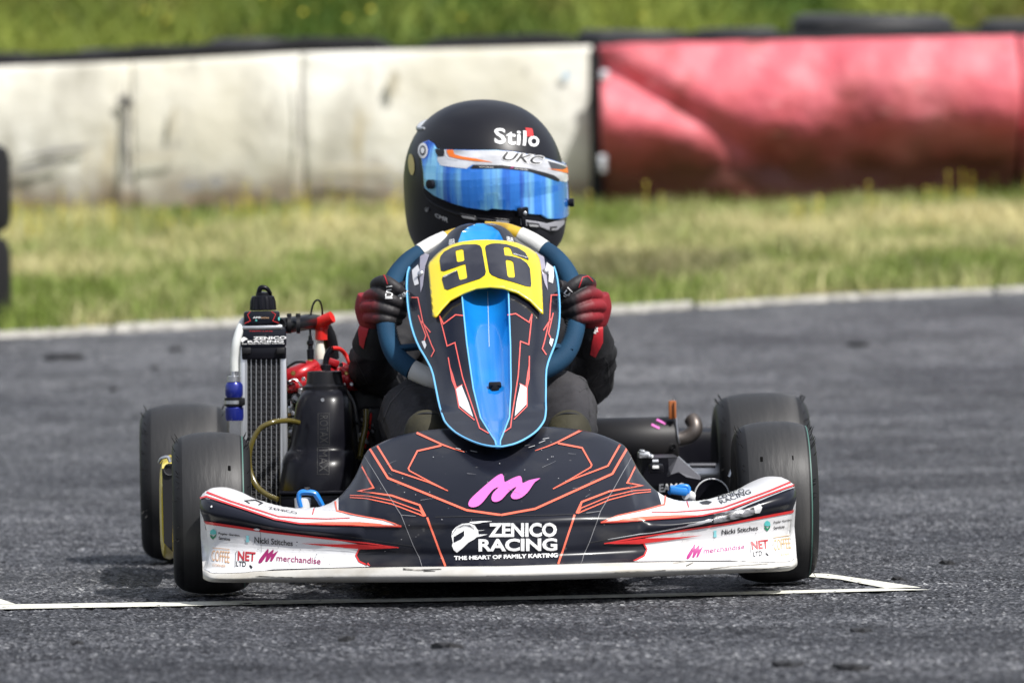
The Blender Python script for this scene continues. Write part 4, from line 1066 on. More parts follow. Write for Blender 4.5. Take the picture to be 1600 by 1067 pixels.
# number plate
def push(bv, off):
    g = onto(bv, 0.0)
    return lambda p: g(p) + Vector((0, -.86, .5)) * off
pl = CP([(60, 500), (75, 455), (150, 372), (220, 315), (300, 272), (420, 232), (560, 214), (700, 208), (900, 216), (1050, 242), (1180, 298), (1268, 358), (1300, 420), (1318, 520), (1330, 760), (1342, 1030), (1280, 965), (1200, 885), (1060, 795), (900, 742), (750, 728), (600, 742), (450, 798), (300, 880), (210, 975), (140, 1065), (112, 1060), (80, 720)])
plate = poly_decal('number_plate', pl, push(FSB, .010), M_yellow, kart, step=5, thick=.0035)
h0 = push(FSB, .0112)
P9 = [(190, 440), (200, 395), (240, 345), (330, 295), (450, 265), (590, 260), (640, 275), (660, 310), (705, 570), (695, 605), (640, 645), (420, 715), (280, 768), (245, 755), (215, 645), (225, 620), (385, 548), (410, 650), (425, 658), (490, 640), (497, 620), (478, 482), (440, 492), (240, 562), (205, 555)]
H9 = [(368, 345), (380, 328), (440, 315), (455, 325), (467, 435), (455, 448), (395, 460), (383, 450)]
P6 = [(695, 300), (705, 275), (760, 255), (830, 250), (930, 260), (1060, 300), (1140, 350), (1180, 415), (1180, 440), (1003, 372), (982, 318), (960, 298), (915, 293), (903, 310), (915, 385), (990, 393), (1090, 420), (1160, 470), (1195, 530), (1210, 700), (1205, 735), (1150, 728), (1000, 680), (850, 640), (770, 605), (740, 570)]
H6 = [(925, 445), (940, 435), (990, 445), (1010, 465), (1028, 615), (1015, 632), (960, 628), (945, 610)]
poly_decal('numeral', [CP(P9), CP(H9)], h0, M_digit, plate, step=4)
poly_decal('numeral', [CP(P6), CP(H6)], h0, M_digit, plate, step=4)
h1 = push(FSB, .0121)
text_decal('small_lettering', '@omp', CP([(1010, 362), (1170, 402), (1166, 420), (1006, 378)]), h1, M_wht2, plate, bold=.0, step=4)
text_decal('small_lettering', '@omp', CP([(228, 618), (382, 548), (386, 560), (236, 636)]), h1, M_wht2, plate, bold=.0, step=4)

# ------------------------------------------------------------------ steering wheel and column
def ws(px, py): return K(px, py, .40 - (py - 362) / 240 * .20)
WL = [(755, 363), (722, 366), (697, 374), (676, 384), (657, 396), (638, 410), (619, 434), (607, 465), (603, 500), (609, 535), (623, 561), (645, 578), (672, 590), (705, 598), (755, 602)]
cxw = 756
def wpt(i, s):
    px, py = WL[i]; return ws(px if s < 0 else cxw + (cxw - px) * .945, py - (6 if s > 0 else 0) * 1.0)
sw = empty('steering_wheel', kart); M_amber = mat('amber_grip', (.55, .36, .02), .4, coat=.3, noise=((.28, .16, .01), 30, .45, .6))
for s in (-1, 1):
    mb = MB(); mb.tube([wpt(i, s) for i in (0, 1, 2)], [.012, .013, .0135], 16, smooth=6); mb.build('yellow_top_grip', M_amber, sw)
    mb = MB(); mb.tube([wpt(i, s) for i in (2, 3, 4)], [.015, .0158, .0165], 18, smooth=6); mb.build('white_grip', M_sil, sw)
    mb = MB(); mb.tube([wpt(i, s) for i in ((4, 5, 6, 7, 8, 9, 10, 11) if s < 0 else (4, 5, 6, 7, 8, 9, 10, 11, 12))], [.0155, .0168, .0178, .0172, .0165, .0162, .017, .0170] + ([] if s < 0 else [.016]), 20, smooth=7); mb.build('suede_grip', M_suede, sw)
    mb = MB(); mb.tube([wpt(i, s) for i in ((11, 12, 13, 14) if s < 0 else (12, 13, 14))], [.0172, .0165, .015, .015][:4 if s < 0 else 3], 18, smooth=6); mb.build('white_grip', M_sil, sw)
    # gusset strap between rim and hub
    a = ws(616 if s < 0 else 896, 545); b = ws(690 if s < 0 else 822, 538); mb = MB(); mb.tube([a, (a + b) / 2, b], [.020, .017, .016], 12, flat=.35); mb.build('spoke', M_suede, sw)
    # stitching along the inside of the grip
    mb = MB(); ppts = catmull([wpt(i, s) for i in (7, 8, 9, 10, 11)], [1] * 5, 9)[0]
    for i in range(0, len(ppts) - 1):
        p = ppts[i] + Vector((-s * .0135, -.0125, .0)); mb.box(p, (.0085, .0014, .0016), (0, R(20 * s), 0), .0004)
    tag(mb.build('stitching', M_ink, sw), kind='stuff')
mb = MB(); hb = ws(cxw, 500); mb.lathe([(-.02, .0), (-.02, .035), (.02, .035), (.02, 0)], hb, 'Y', 24); mb.build('hub', M_blk, sw)
mb = MB(); mb.tube([hb, Vector((0, .05, .08))], .010); mb.build('steering_column', M_steel, kart)
mb = MB(); mb.tube([Vector((-.05, .36, .42)), Vector((-.04, .20, .14)), Vector((-.05, .0, .05))], .007, smooth=3); mb.tube([Vector((.05, .36, .42)), Vector((.04, .20, .14)), Vector((.05, .0, .05))], .007, smooth=3); mb.build('fairing_support', M_dksteel, kart)

# ------------------------------------------------------------------ radiator
yr = .34
rad = empty('radiator', kart)
def Kr(px, py, y=yr): return K(px, py, y)
def quadbox(mb, x0, x1, y0, y1, yf, dep, bev=.002, lean=None):
    a = K(x0, y1, yf); b = K(x1, y0, yf); c = (a + b) / 2 + Vector((0, dep / 2, 0)); mb.box(c, (abs(b.x - a.x), dep, abs(b.z - a.z)), lean, bev)
mb = MB(); quadbox(mb, 384, 441, 556, 800, yr + .006, .026, .001); mb.build('core', M_ink, rad)
for k in range(8):
    xx = 384.5 + k * 7.9; mb = MB(); mb.tube([K(xx + (413 - xx) * 0, 560, yr), K(xx, 800, yr)], .0008 if 0 < k < 7 else .003, 6)
    mb.build('coolant_tube', M_alu, rad)
mb = MB()
for k in range(7):
    x0 = 385.8 + k * 7.9
    for j in range(62):
        y0 = 559 + j * 3.9; a = K(x0, y0, yr + .002); b = K(x0 + 5.4, y0 + (2.6 if j % 2 else -0.2), yr + .002); d = Vector((0, 0, -.0012))
        mb.add([a, b, b + d + Vector((0, -.002, 0)), a + d + Vector((0, -.002, 0))], [(0, 1, 2, 3)])
        mb.add([a, b, b + Vector((0, .004, -.001)), a + Vector((0, .004, -.001))], [(0, 1, 2, 3)])
tag(mb.build('cooling_fins', mat('fin_metal', (.10, .10, .11), .4, .6), rad, smooth=False, normals=False), kind='stuff')
mb = MB(); quadbox(mb, 378.5, 383, 540, 800, yr - .002, .036, .002); mb.build('side_channel', M_alu, rad)
mb = MB(); quadbox(mb, 442.5, 447, 540, 800, yr - .002, .036, .002); mb.build('side_channel', M_alu, rad)
mb = MB(); quadbox(mb, 378, 447, 541, 562, yr - .006, .044, .003); mb.build('top_bracket', M_blk, rad)
for a in ((379, 392), (432, 445)):
    mb = MB(); quadbox(mb, a[0], a[1], 543, 553, yr - .012, .02, .002); mb.build('bracket_foot', M_matblk, rad)
mb = MB(); quadbox(mb, 376, 447, 510, 545, yr - .008, .055, .006); ht = mb.build('header_tank', M_gloss, rad)
mb = MB(); quadbox(mb, 378, 442, 507, 516, yr - .010, .06, .004); mb.build('tank_rim', M_alu, rad)
mb = MB(); quadbox(mb, 381, 437, 486, 508, yr - .012, .055, .004); nk = mb.build('filler_neck', M_gloss, rad)
def flat_on(yp, off=0): return lambda p: K(p[0], p[1], yp - off)
fy = flat_on(yr - .012, .0008); CGr = T(8.889, 370, 440)
strokes('red_line', [CGr([(190, 415), (150, 460), (190, 545), (110, 580)])], .9, fy, M_redst, nk); strokes('red_line', [CGr([(480, 415), (540, 455), (500, 545), (585, 575)])], .9, fy, M_redst, nk)
text_decal('lettering', 'AMR', CGr([(225, 485), (340, 485), (340, 512), (225, 512)]), fy, M_wht2, nk, bold=.01)
text_decal('lettering', 'RACING', CGr([(342, 492), (448, 492), (448, 512), (342, 512)]), fy, M_gold, nk, bold=.01)
poly_decal('dot_mark', CGr(circ(270, 540, 14, 10)), fy, M_teal, nk); poly_decal('dot_mark', CGr(circ(585, 515, 14, 26)), flat_on(yr - .012, .001), M_teal, nk)
fy2 = flat_on(yr - .008, .0008)
text_decal('lettering', 'ZENICO', CGr([(225, 765), (690, 755), (690, 800), (225, 810)]), fy2, M_wht2, ht, bold=.04)
text_decal('lettering', 'RACING', CGr([(150, 818), (650, 808), (650, 845), (150, 850)]), fy2, M_wht2, ht, bold=.04)
text_decal('lettering', 'THE HEART OF FAMILY KARTING', CGr([(70, 858), (660, 850), (660, 866), (70, 872)]), fy2, M_wht2, ht, bold=.02)
poly_decal('helmet_emblem', CGr([(60, 830), (60, 790), (95, 765), (130, 780), (155, 802), (120, 812), (80, 845)]), fy2, M_wht2, ht)
text_decal('lettering', 'NEW-LINE', CGr([(180, 680), (500, 680), (500, 694), (180, 694)]), flat_on(yr - .010, .0012), M_redst, ht, bold=.0)
# ribbed cap
cpt = K(411, 484, yr + .014); mb = MB(); n = 72; P = []
for zz, rr2 in ((-.001, .019), (.0, .0215), (.014, .0205), (.022, .019), (.0235, .017)):
    P.append([cpt + Vector(((rr2 + (.0011 if (k // 3) % 2 else -.0006) * (zz < .022)) * math.cos(2 * math.pi * k / n), (rr2 + (.0011 if (k // 3) % 2 else -.0006) * (zz < .022)) * math.sin(2 * math.pi * k / n), zz)) for k in range(n)])
mb.grid(P, closed=True); mb.f.append(tuple(range(4 * n, 5 * n))); mb.mi.append(0); mb.lathe([(.0235, .012), (.029, .0115), (.031, .0)], cpt, 'Z', 24)
mb.build('filler_cap', M_blk, rad, sharp=25)
mb = MB(); mb.tube([cpt + Vector((-.007, -.004, .028)), cpt + Vector((-.003, -.006, .037)), cpt + Vector((.006, -.006, .036)), cpt + Vector((.012, -.004, .029)), cpt + Vector((.014, 0, .024))], [.004, .0045, .004, .003, .002], 10, smooth=4); mb.build('cap_toggle', M_blk, rad)
# hoses on the radiator
mb = MB(); mb.tube([K(382, 502, yr + .02), K(376, 512, yr), K(369, 535, yr - .01), K(366, 560, yr - .01), K(366, 580, yr - .01)], .0072, 14, smooth=6); mb.build('overflow_hose', M_clear, kart)
mb = MB(); bo = K(366, 628, yr - .01); k_mm = 1 / 928
mb.lathe([(-.030, .008), (-.031, .014), (-.026, .0155), (-.010, .0155), (-.006, .0125), (.008, .0125), (.012, .015), (.028, .015), (.033, .012), (.034, .006)], bo, 'Z', 28); cb = mb.build('inline_filter', M_bluean, kart, sharp=35)
mb = MB(); mb.lathe([(.033, .0), (.034, .011), (.043, .011), (.044, .005), (.058, .0045)], bo, 'Z', 24); mb.build('fitting', M_steel, cb, sharp=30)
mb = MB(); mb.lathe([(-.007, .0135), (-.006, .0165), (.007, .0165), (.008, .0135)], bo, 'Z', 28); mb.box(bo + Vector((.013, -.011, .001)), (.010, .010, .013), bev=.002); mb.build('strap', M_tubeblk, cb)
mb = MB(); mb.lathe([(-.003, .0168), (.003, .0168)], bo, 'Z', 28); mb.build('clamp_band', M_steel, cb)
mb = MB(); mb.tube([K(436, 509, yr + .02), K(450, 508, yr + .04), K(470, 505, yr + .09), K(486, 503, yr + .16), K(502, 508, yr + .22), K(514, 530, yr + .24), K(518, 560, yr + .25)], [.0135] * 7, 18, smooth=6); hs = mb.build('coolant_hose', M_tubeblk, kart)
mb = MB()
for px in (452, 466): c = K(px, 507.5, yr + .025); mb.lathe([(-.003, .0145), (.003, .0145)], c, 'X', 24); mb.box(c + Vector((0, 0, .016)), (.008, .008, .006), bev=.001)
mb.build('hose_clamp', M_matblk, hs)
# yellow fuel/breather hose looping in front of the fins
mb = MB(); mb.tube([K(466, 660, .30), K(448, 657, .27), (K(425, 660, .25)), K(404, 672, .25), K(391, 700, .25), K(390, 730, .25), K(400, 757, .24), K(416, 772, .23), K(434, 780, .22)], .0046, 12, smooth=7); mb.build('fuel_hose', M_fuel, kart)
mb = MB(); mb.tube([K(572, 640, .40), K(571, 665, .39), K(566, 690, .38), K(562, 715, .36)], .005, 10, smooth=5); mb.build('fuel_hose', M_fuel, kart)

# ------------------------------------------------------------------ engine
ye = .50
eng = empty('engine', kart)
mb = MB()
c = K(500, 602, ye); mb.lathe([(-.03, .050), (.0, .052), (.012, .050), (.022, .040), (.034, .030), (.038, .0)], c, 'Z', 40)
for k in range(6):
    a = k * math.pi / 3 + .3; mb.lathe([(-.02, .011), (.016, .011), (.020, .008), (.020, 0)], c + Vector((.045 * math.cos(a), .045 * math.sin(a), 0)), 'Z', 16)
mb.tube([K(450, 590, ye - .03), K(470, 585, ye - .03), K(490, 575, ye - .01)], [.016, .018, .018], 16, smooth=3); mb.tube([K(488, 600, ye - .02), K(487, 572, ye - .02)], .014, 16)
mb.tube([K(530, 575, ye), K(545, 585, ye), K(548, 610, ye)], [.012, .014, .012], 14, smooth=3)
mb.box(K(470, 602, ye - .045), (.05, .02, .018), (0, R(-12), 0), .005); mb.box(K(535, 596, ye - .03), (.04, .03, .02), (0, R(10), 0), .005)
mb.build('cylinder_head', M_redhead, eng, sharp=45)
mb = MB(); mb.lathe([(-.13, .05), (-.12, .055), (-.04, .055), (-.038, .048), (-.03, .048)], c, 'Z', 36); mb.box(c + Vector((0, 0, -.16)), (.13, .12, .08), bev=.012)
for k in range(3): mb.lathe([(-.06 - k * .02, .062), (-.064 - k * .02, .062)], c, 'Z', 36)
mb.build('cylinder_block', M_matblk, eng, sharp=40)
mb = MB()
for (px, py, r_) in ((462, 622, .008), (455, 640, .006), (470, 612, .005), (456, 603, .007), (466, 650, .007), (458, 672, .009), (462, 690, .006)):
    mb.lathe([(-.012, r_), (.004, r_), (.006, r_ * .7), (.006, 0), ], K(px, py, ye - .06), 'Y' if r_ > .006 else 'Z', 12)
mb.tube([K(452, 612, ye - .05), K(448, 600, ye - .06), K(458, 592, ye - .06), K(468, 598, ye - .06), K(474, 606, ye - .05)], .0012, 6, smooth=5)
mb.tube([K(466, 598, ye - .06), K(478, 611, ye - .05)], .0012, 6)
mb.tube([K(538, 598, ye - .05), K(546, 622, ye - .05), K(549, 645, ye - .05)], .0015, 6, smooth=3)
mb.build('fasteners', M_steel, eng, sharp=35)
mb = MB(); mb.box(K(455, 618, ye - .03), (.028, .03, .018), bev=.004); mb.box(K(448, 630, ye - .02), (.012, .03, .05), bev=.003); mb.box(K(462, 665, ye - .02), (.035, .04, .06), bev=.01); mb.box(K(570, 660, ye + .02), (.06, .05, .12), bev=.01); mb.box(K(560, 700, ye), (.09, .08, .08), bev=.012); mb.tube([K(545, 610, ye), K(560, 660, ye - .04), K(566, 720, ye - .06)], .007, 10, smooth=4)
mb.box(K(585, 690, ye - .03), (.05, .05, .12), bev=.01)
mb.build('carburettor', M_matblk, eng)
mb = MB()
for k in range(9): mb.lathe([(-.004, .004), (.002, .004), (.003, .0025), (.003, 0)], K(566 + (k % 3) * 8, 655 + k * 9, ye - .075), 'Y', 10)
mb.build('throttle_fittings', M_dksteel, eng, sharp=30)
mb = MB(); pc_ = K(500, 548, ye); mb.lathe([(-.034, .013), (-.026, .013), (-.025, .010), (-.014, .010)], pc_, 'Z', 6); mb.build('spark_plug', M_steel, eng, sharp=30)
mb = MB(); mb.lathe([(-.016, .0085), (-.012, .009), (.002, .0085), (.008, .007), (.022, .006)], pc_, 'Z', 20); mb.build('insulator', M_white_cer, eng)
mb = MB(); a = K(502, 527, ye); mb.tube([K(502, 531, ye), K(502, 512, ye)], [.0105, .0105], 20); mb.tube([K(497, 507, ye), K(509, 500, ye - .01), K(519, 495, ye - .015)], [.0115, .0105, .0098], 20); mb.ell(K(503, 509, ye), (.012, .012, .011)); mb.lathe([(-.002, .0115), (.002, .0115)], K(502, 512, ye), 'Z', 20); mb.build('plug_cap', M_redcap, eng)
mb = MB(); mb.tube([K(485, 527, ye - .02), K(484.5, 505, ye - .02), K(487, 484, ye - .02), K(492, 471, ye - .02), K(499, 470, ye - .02), K(503, 481, ye - .01), K(503.5, 497, ye)], .0017, 8, smooth=6); mb.build('sensor_wire', M_tubeblk, eng)
mb = MB(); s0 = K(485, 545, ye - .02); mb.lathe([(-.018, .0058), (-.001, .0062), (.0, .0045), (.006, .0045), (.008, .0062), (.014, .0058), (.015, .0035), (.022, .003)], s0, 'Z', 18); mb.build('sensor_plug', M_blk, eng, sharp=35)
mb = MB(); mb.lathe([(-.032, .0062), (-.018, .0055)], s0, 'Z', 6); mb.build('sensor_body', M_brass, eng, sharp=20)
for L, rr3, m_ in (([(447, 640), (452, 625), (463, 628), (474, 640), (482, 655)], .0016, M_tubeblk), ([(449, 660), (455, 650), (470, 655), (476, 672)], .002, M_tubeblk), ([(446, 682), (455, 690), (468, 684)], .0022, M_steel), ([(540, 606), (552, 628), (557, 655), (560, 690)], .0018, M_steel), ([(546, 640), (556, 660), (574, 668), (586, 690)], .0022, M_tubeblk), ([(580, 645), (577, 670), (570, 700)], .0016, M_redcap), ([(448, 575), (462, 566), (478, 566)], .0022, M_tubeblk)):
    mb = MB(); mb.tube([K(x_, y_, ye - .07) for x_, y_ in L], rr3, 8, smooth=4); mb.build('cable', m_, eng)
for i, (px, py, r3) in enumerate(((449, 598, .0035), (458, 583, .0045), (474, 592, .0035), (482, 606, .004), (466, 617, .0035), (541, 583, .004), (549, 600, .0035), (536, 612, .003), (533, 570, .0035), (452, 648, .004), (470, 634, .0045), (478, 664, .003), (456, 700, .0045), (448, 720, .004), (574, 652, .003), (582, 664, .0035), (578, 640, .003))):
    mb = MB(); mb.lathe([(-.006, r3), (-.001, r3), (0, r3 * .6), (0, 0)], K(px, py, ye - .075), 'Y', 6 if i % 2 else 14); mb.build('bolt_head', (M_dksteel, M_brass, M_alu, M_dksteel)[i % 4], eng, sharp=30)
for p_, s_, r_ in (((459, 604, .055), (.020, .012, .010), -18), ((474, 612, .05), (.018, .010, .009), 25), ((541, 592, .045), (.014, .012, .016), -10), ((520, 566, .02), (.022, .02, .012), 20)):
    mb = MB(); mb.box(K(p_[0], p_[1], ye - p_[2]), s_, (0, R(r_), 0), .0025); mb.build('head_casting', M_redhead, eng, sharp=30)
for p_, s_, r_ in (((461, 652, .062), (.014, .012, .020), 8), ((455, 676, .06), (.018, .012, .012), 0), ((568, 684, .075), (.012, .01, .02), -12)):
    mb = MB(); mb.box(K(p_[0], p_[1], ye - p_[2]), s_, (0, R(r_), 0), .002); mb.build('carburettor_fitting', M_alu, eng, sharp=30)
mb = MB(); mb.tube([K(509, 585, ye - .03), K(509, 566, ye - .03), K(513, 552, ye - .03), K(519, 545, ye - .03)], [.0055, .005, .0058, .0058], 14, smooth=5); mb.lathe([(-.004, .009), (.006, .009), (.008, .006)], K(509, 576, ye - .03), 'Z', 18); mb.build('breather_elbow', M_blk, eng)
mb = MB(); mb.tube([K(519, 544, ye - .03), K(530, 545, ye - .02), K(539, 553, ye), K(546, 568, ye), K(549, 590, ye + .01)], .0036, 12, smooth=6); mb.build('red_cable', M_redcap, eng)
# intake silencer (airbox)
ya = .33
AB = [ # py, cx px, half width px, y front, depth
 (606, 507, 26, ya + .01, .04), (610, 507, 32, ya, .06), (618, 506.5, 38, ya - .012, .085), (632, 506, 43.5, ya - .02, .10), (655, 505, 46, ya - .028, .11), (680, 503.5, 48.5, ya - .033, .115), (700, 502, 51, ya - .036, .12),
 (708, 501, 55, ya - .044, .125), (722, 500, 57.5, ya - .058, .13), (745, 499, 60, ya - .066, .135), (762, 498, 62, ya - .068, .14), (768, 498, 62, ya - .068, .14)]
P = []
for py, cxp, hwp, yf, dep in AB:
    a = K(cxp - hwp, py, yf + dep * .3); b = K(cxp + hwp, py, yf + dep * .3); cc = (a + b) / 2; hx = (b.x - a.x) / 2; row = []
    for k in range(40):
        t = 2 * math.pi * k / 40; cs, sn = math.cos(t), math.sin(t)
        row.append(Vector((cc.x + hx * math.copysign(abs(cs) ** .85, cs), yf + dep / 2 + dep / 2 * math.copysign(abs(sn) ** .85, sn), cc.z)))
    P.append(row)
ab = MB(); ab.grid(P, closed=True); ab.f.append(tuple(range(40))); ab.mi.append(0)
P2 = list(zip(*[catmull(list(c_), [1] * len(c_), 3)[0] for c_ in zip(*P)])); ab2 = MB(); ab2.grid([list(r_) for r_ in P2], closed=True); ab2.f.append(tuple(range(40))); ab2.mi.append(0)
ABV = bvh_of(ab2); air = ab2.build('intake_silencer', M_blk, kart, sharp=50)
mb = MB(); quadbox(mb, 436, 541, 766, 773, ya - .072, .15, .002); quadbox(mb, 438, 540, 772, 800, ya - .066, .14, .004); mb.build('silencer_base', M_blk, air)
mb = MB(); nc_ = K(509, 590, ya + .045); mb.lathe([(-.026, .033), (-.025, .0375), (-.012, .0375), (-.010, .033), (-.008, .031), (.010, .029), (.0125, .0285), (.0135, .024), (.0135, 0)], K(507, 592, ya + .04), 'Z', 40); mb.build('rubber_boot', M_tubeblk, air, sharp=35)
oa = onto(ABV, .0006); M_emb = mat('moulded_lettering', (.006, .006, .007), .5)
CE = T(2.882, 340, 430)
text_decal('moulded_lettering', 'ROTAX', [(512.5, 649), (512.5, 692), (499.5, 692), (499.5, 649)], oa, M_emb, air, bold=.0, step=4)
text_decal('moulded_lettering', 'MAX', [(512, 703), (512, 737), (498.5, 737), (498.5, 703)], oa, M_emb, air, bold=.0, step=4)
for y0, y1, xa, xb in ((646, 695, 497, 514.5), (699, 741, 496, 514)):
    strokes('moulded_frame', [[(xa, y0), (xb, y0), (xb, y1), (xa, y1), (xa, y0)]], .9, oa, M_emb, air, step=4)
mb = MB(); mb.lathe([(0, .0035), (-.0015, .003), (-.0015, 0)], oa((504, 625)), 'Y', 16); mb.build('rivet', M_steel, air)
# blue bumper clamps
mb = MB(); mb.tube([K(470, 792, -.13), K(467, 776, -.13), K(472, 769, -.13), K(490, 770, -.13), K(496, 776, -.13), K(504, 790, -.13)], [.006, .006, .007, .007, .007, .006], 12, smooth=4, flat=.7); bc = mb.build('bumper_clamp', M_clamp, kart)
mb = MB(); mb.lathe([(-.014, .0125), (.008, .0135), (.009, .011), (.009, 0)], K(473, 786, -.12), 'Z', 20); mb.build('bumper_spigot', M_wht, kart)
mb = MB(); mb.lathe([(0, .005), (.005, .005), (.005, 0)], K(480, 766, -.13), 'Z', 10); mb.build('clamp_bolt', M_dksteel, bc)
mb = MB(); mb.box(K(1060, 766, -.13), (.030, .02, .013), (R(10), R(8), 0), .004); mb.tube([K(1046, 770, -.12), K(1058, 761, -.13), K(1074, 760, -.13), K(1076, 770, -.13)], .004, 10, smooth=4); mb.build('bumper_clamp', M_clamp, kart)
mb = MB(); mb.tube([K(1072, 772, -.13), K(1080, 776, -.12)], [.009, .009], 14); mb.build('bumper_spigot', M_wht, kart)

# ------------------------------------------------------------------ exhaust silencer and right hand side
ym = .90
mc = K(990, 688, ym)
xa, xb = K(925, 688, ym).x, K(1057, 688, ym).x
mb = MB(); mb.lathe([(xa, 0), (xa, .040), (xa + .004, .043), (xb - .004, .0435), (xb, .041), (xb + .002, .034), (xb + .002, 0)], (0, mc.y, K(990, 690, ym).z), 'X', 56)
mb.box((( xa + xb) / 2, ym + .01, K(990, 715, ym).z), (xb - xa - .004, .07, .052), bev=.010); ex = mb.build('exhaust_silencer', M_matblk, kart, sharp=40)
mb = MB(); mb.tube([K(1054, 686, ym), K(1066, 685, ym), K(1076, 681, ym), K(1085, 672, ym), K(1085, 662, ym + .004), K(1080, 654, ym + .012)], [.0135, .0135, .0138, .0138, .0135, .0135], 22, caps=False, smooth=6); mb.lathe([(-.004, .016), (.002, .016)], K(1058, 686, ym), 'X', 24)
tp_ = mb.build('tail_pipe', mat('burnt_steel', (.20, .19, .18), .42, .7, noise=((.10, .08, .07), 12, .4, .7)), ex); q = tp_.modifiers.new('thickness', 'SOLIDIFY'); q.thickness = .0015
mb = MB(); mb.tube([K(1056, 652, ym - .03), K(1059, 680, ym - .045), K(1062, 692, ym - .04)], .0015, 6, smooth=3); mb.lathe([(-.004, .005), (.004, .005), (.004, 0)], K(1052, 698, ym - .045), 'Y', 10); mb.build('retaining_spring', M_steel, ex)
eb = MB(); eb.lathe([(xa, .0435), (xb, .0435)], (0, mc.y, K(990, 690, ym).z), 'X', 90); EB = bvh_of(eb); oe = onto(EB, .0012)
for L in ([(1022, 656), (1036, 662.5)], [(1026.5, 669.5), (1014, 663.5)]):
    L = [(a + 4, b) for a, b in L]; strokes('pink_dash', [L], 3.4, oe, M_pink, ex, step=3)
mb = MB(); mb.box(K(1050.5, 640, ym - .03), (.013, .018, .032), bev=.0015); mb.box(K(1054.5, 640, ym - .042), (.003, .004, .030), bev=.0005); tr_ = mb.build('transponder', M_trans, kart); mb = MB(); mb.tube([K(1052, 626, ym - .03), K(1052, 623, ym - .03)], .002, 8); mb.build('pin', M_steel, tr_)
# chain guard / battery shelf region
yq = .52
mb = MB(); mb.add([K(1003, 716, yq), K(1060, 714, yq), K(1094, 746, yq), K(1098, 748, yq), K(1098, 800, yq), K(1000, 800, yq)] + [K(1003, 716, yq) + Vector((0, .14, 0)), K(1060, 714, yq) + Vector((0, .14, 0)), K(1094, 746, yq) + Vector((0, .14, 0)), K(1098, 748, yq) + Vector((0, .14, 0)), K(1098, 800, yq) + Vector((0, .14, 0)), K(1000, 800, yq) + Vector((0, .14, 0))],
    [(0, 1, 2, 3, 4, 5), (6, 7, 8, 9, 10, 11), (0, 1, 7, 6), (1, 2, 8, 7), (2, 3, 9, 8), (3, 4, 10, 9), (4, 5, 11, 10), (5, 0, 6, 11)]); cs = mb.build('battery_case', M_blk, kart, smooth=False)
mb = MB(); mb.add([K(1046, 716, yq - .03), K(1060, 714, yq - .03), K(1061, 737, yq - .03), K(1050, 741, yq - .03), K(1044, 744, yq - .02), K(1047, 730, yq - .02)], [(0, 1, 2, 3, 4, 5)])
mb.add([K(1060, 714, yq - .03), K(1094, 744, yq - .028), K(1094, 749, yq - .028), K(1072, 745, yq - .03), K(1061, 737, yq - .03)], [(0, 1, 2, 3, 4)]); gd = mb.build('grey_guard', mat('grey_plastic', (.16, .16, .18), .35, coat=.2), kart, smooth=False); q = gd.modifiers.new('thickness', 'SOLIDIFY'); q.thickness = .006; q.offset = -1
mb = MB(); mb.tube([K(1060, 713.5, yq - .032), K(1094, 745, yq - .03)], .0014, 6); mb.build('guard_edge', M_alu, kart)
mb = MB(); quadbox(mb, 1015, 1037, 725, 739, yq - .05, .03, .003); bx = mb.build('electrical_box', M_blk, kart); mb = MB(); quadbox(mb, 1019.5, 1029.5, 727, 732, yq - .052, .004, .0005); mb.build('label', M_wht2, bx); mb = MB(); mb.lathe([(-.005, .004), (.005, .004), (.005, 0)], K(1024, 721, yq - .03), 'X', 12); mb.build('knob', M_alu, bx)
mb = MB(); quadbox(mb, 998, 1016, 706, 716, yq - .02, .04, .003); quadbox(mb, 1012, 1022, 710, 716, yq - .025, .03, .003); quadbox(mb, 1000, 1008, 703, 708, yq - .02, .03, .002); mb.build('aluminium_clamp', M_alu, kart)
text_decal('lettering', 'EAMO', [(1030, 756), (1071, 754), (1071, 766), (1030, 769)], flat_on(yq - .001, .0012), M_wht2, cs, bold=.03)
mb = MB(); mb.lathe([(0, .0285), (-.004, .030), (-.005, .0285), (-.004, .027), (.0, .0)], K(1112, 775, .12), 'Y', 48); dk = mb.build('pod_end_disc', M_blk, kart, sharp=20)
mb = MB(); mb.lathe([(-.0042, .0300), (-.0058, .0290), (-.0052, .0277)], K(1112, 775, .12), 'Y', 48); mb.build('pale_ring', M_wht, dk)
mb = MB(); mb.tube([K(1078, 727, .80), K(1118, 727, .80)], .0045, 12); mb.build('rear_cross_bar', M_dksteel, kart)
mb = MB(); mb.ell(K(1149, 712, .15), (.004, .02, .014)); mb.tube([K(1140, 745, .08), K(1146, 730, .08), K(1150, 718, .1)], .004, 8); mb.build('caliper', M_alu, kart)
# ------------------------------------------------------------------ driver
drv = empty('person', loc=(0, 0, 0), rz=YAW)
tag(drv, 'young racing driver in black suit, red gloves and black helmet gripping the wheel', 'person')
M_suit = mat('black_race_suit', (.011, .011, .013), .72, spec=.3, noise=[((.030, .029, .031), 6, .45, .75)], bump=(14, .7, .02, (1, 1, .5)))
M_trous = mat('charcoal_suit_legs', (.022, .021, .024), .75, spec=.3, noise=[((.050, .048, .052), 5, .4, .75)], bump=(16, .55, .015))
M_shoe = mat('olive_brown_boot', (.022, .020, .012), .75, spec=.3, noise=[((.055, .050, .028), 9, .4, .7), ((.02, .02, .015), 20, .55, .7)], bump=(30, .6, .006))

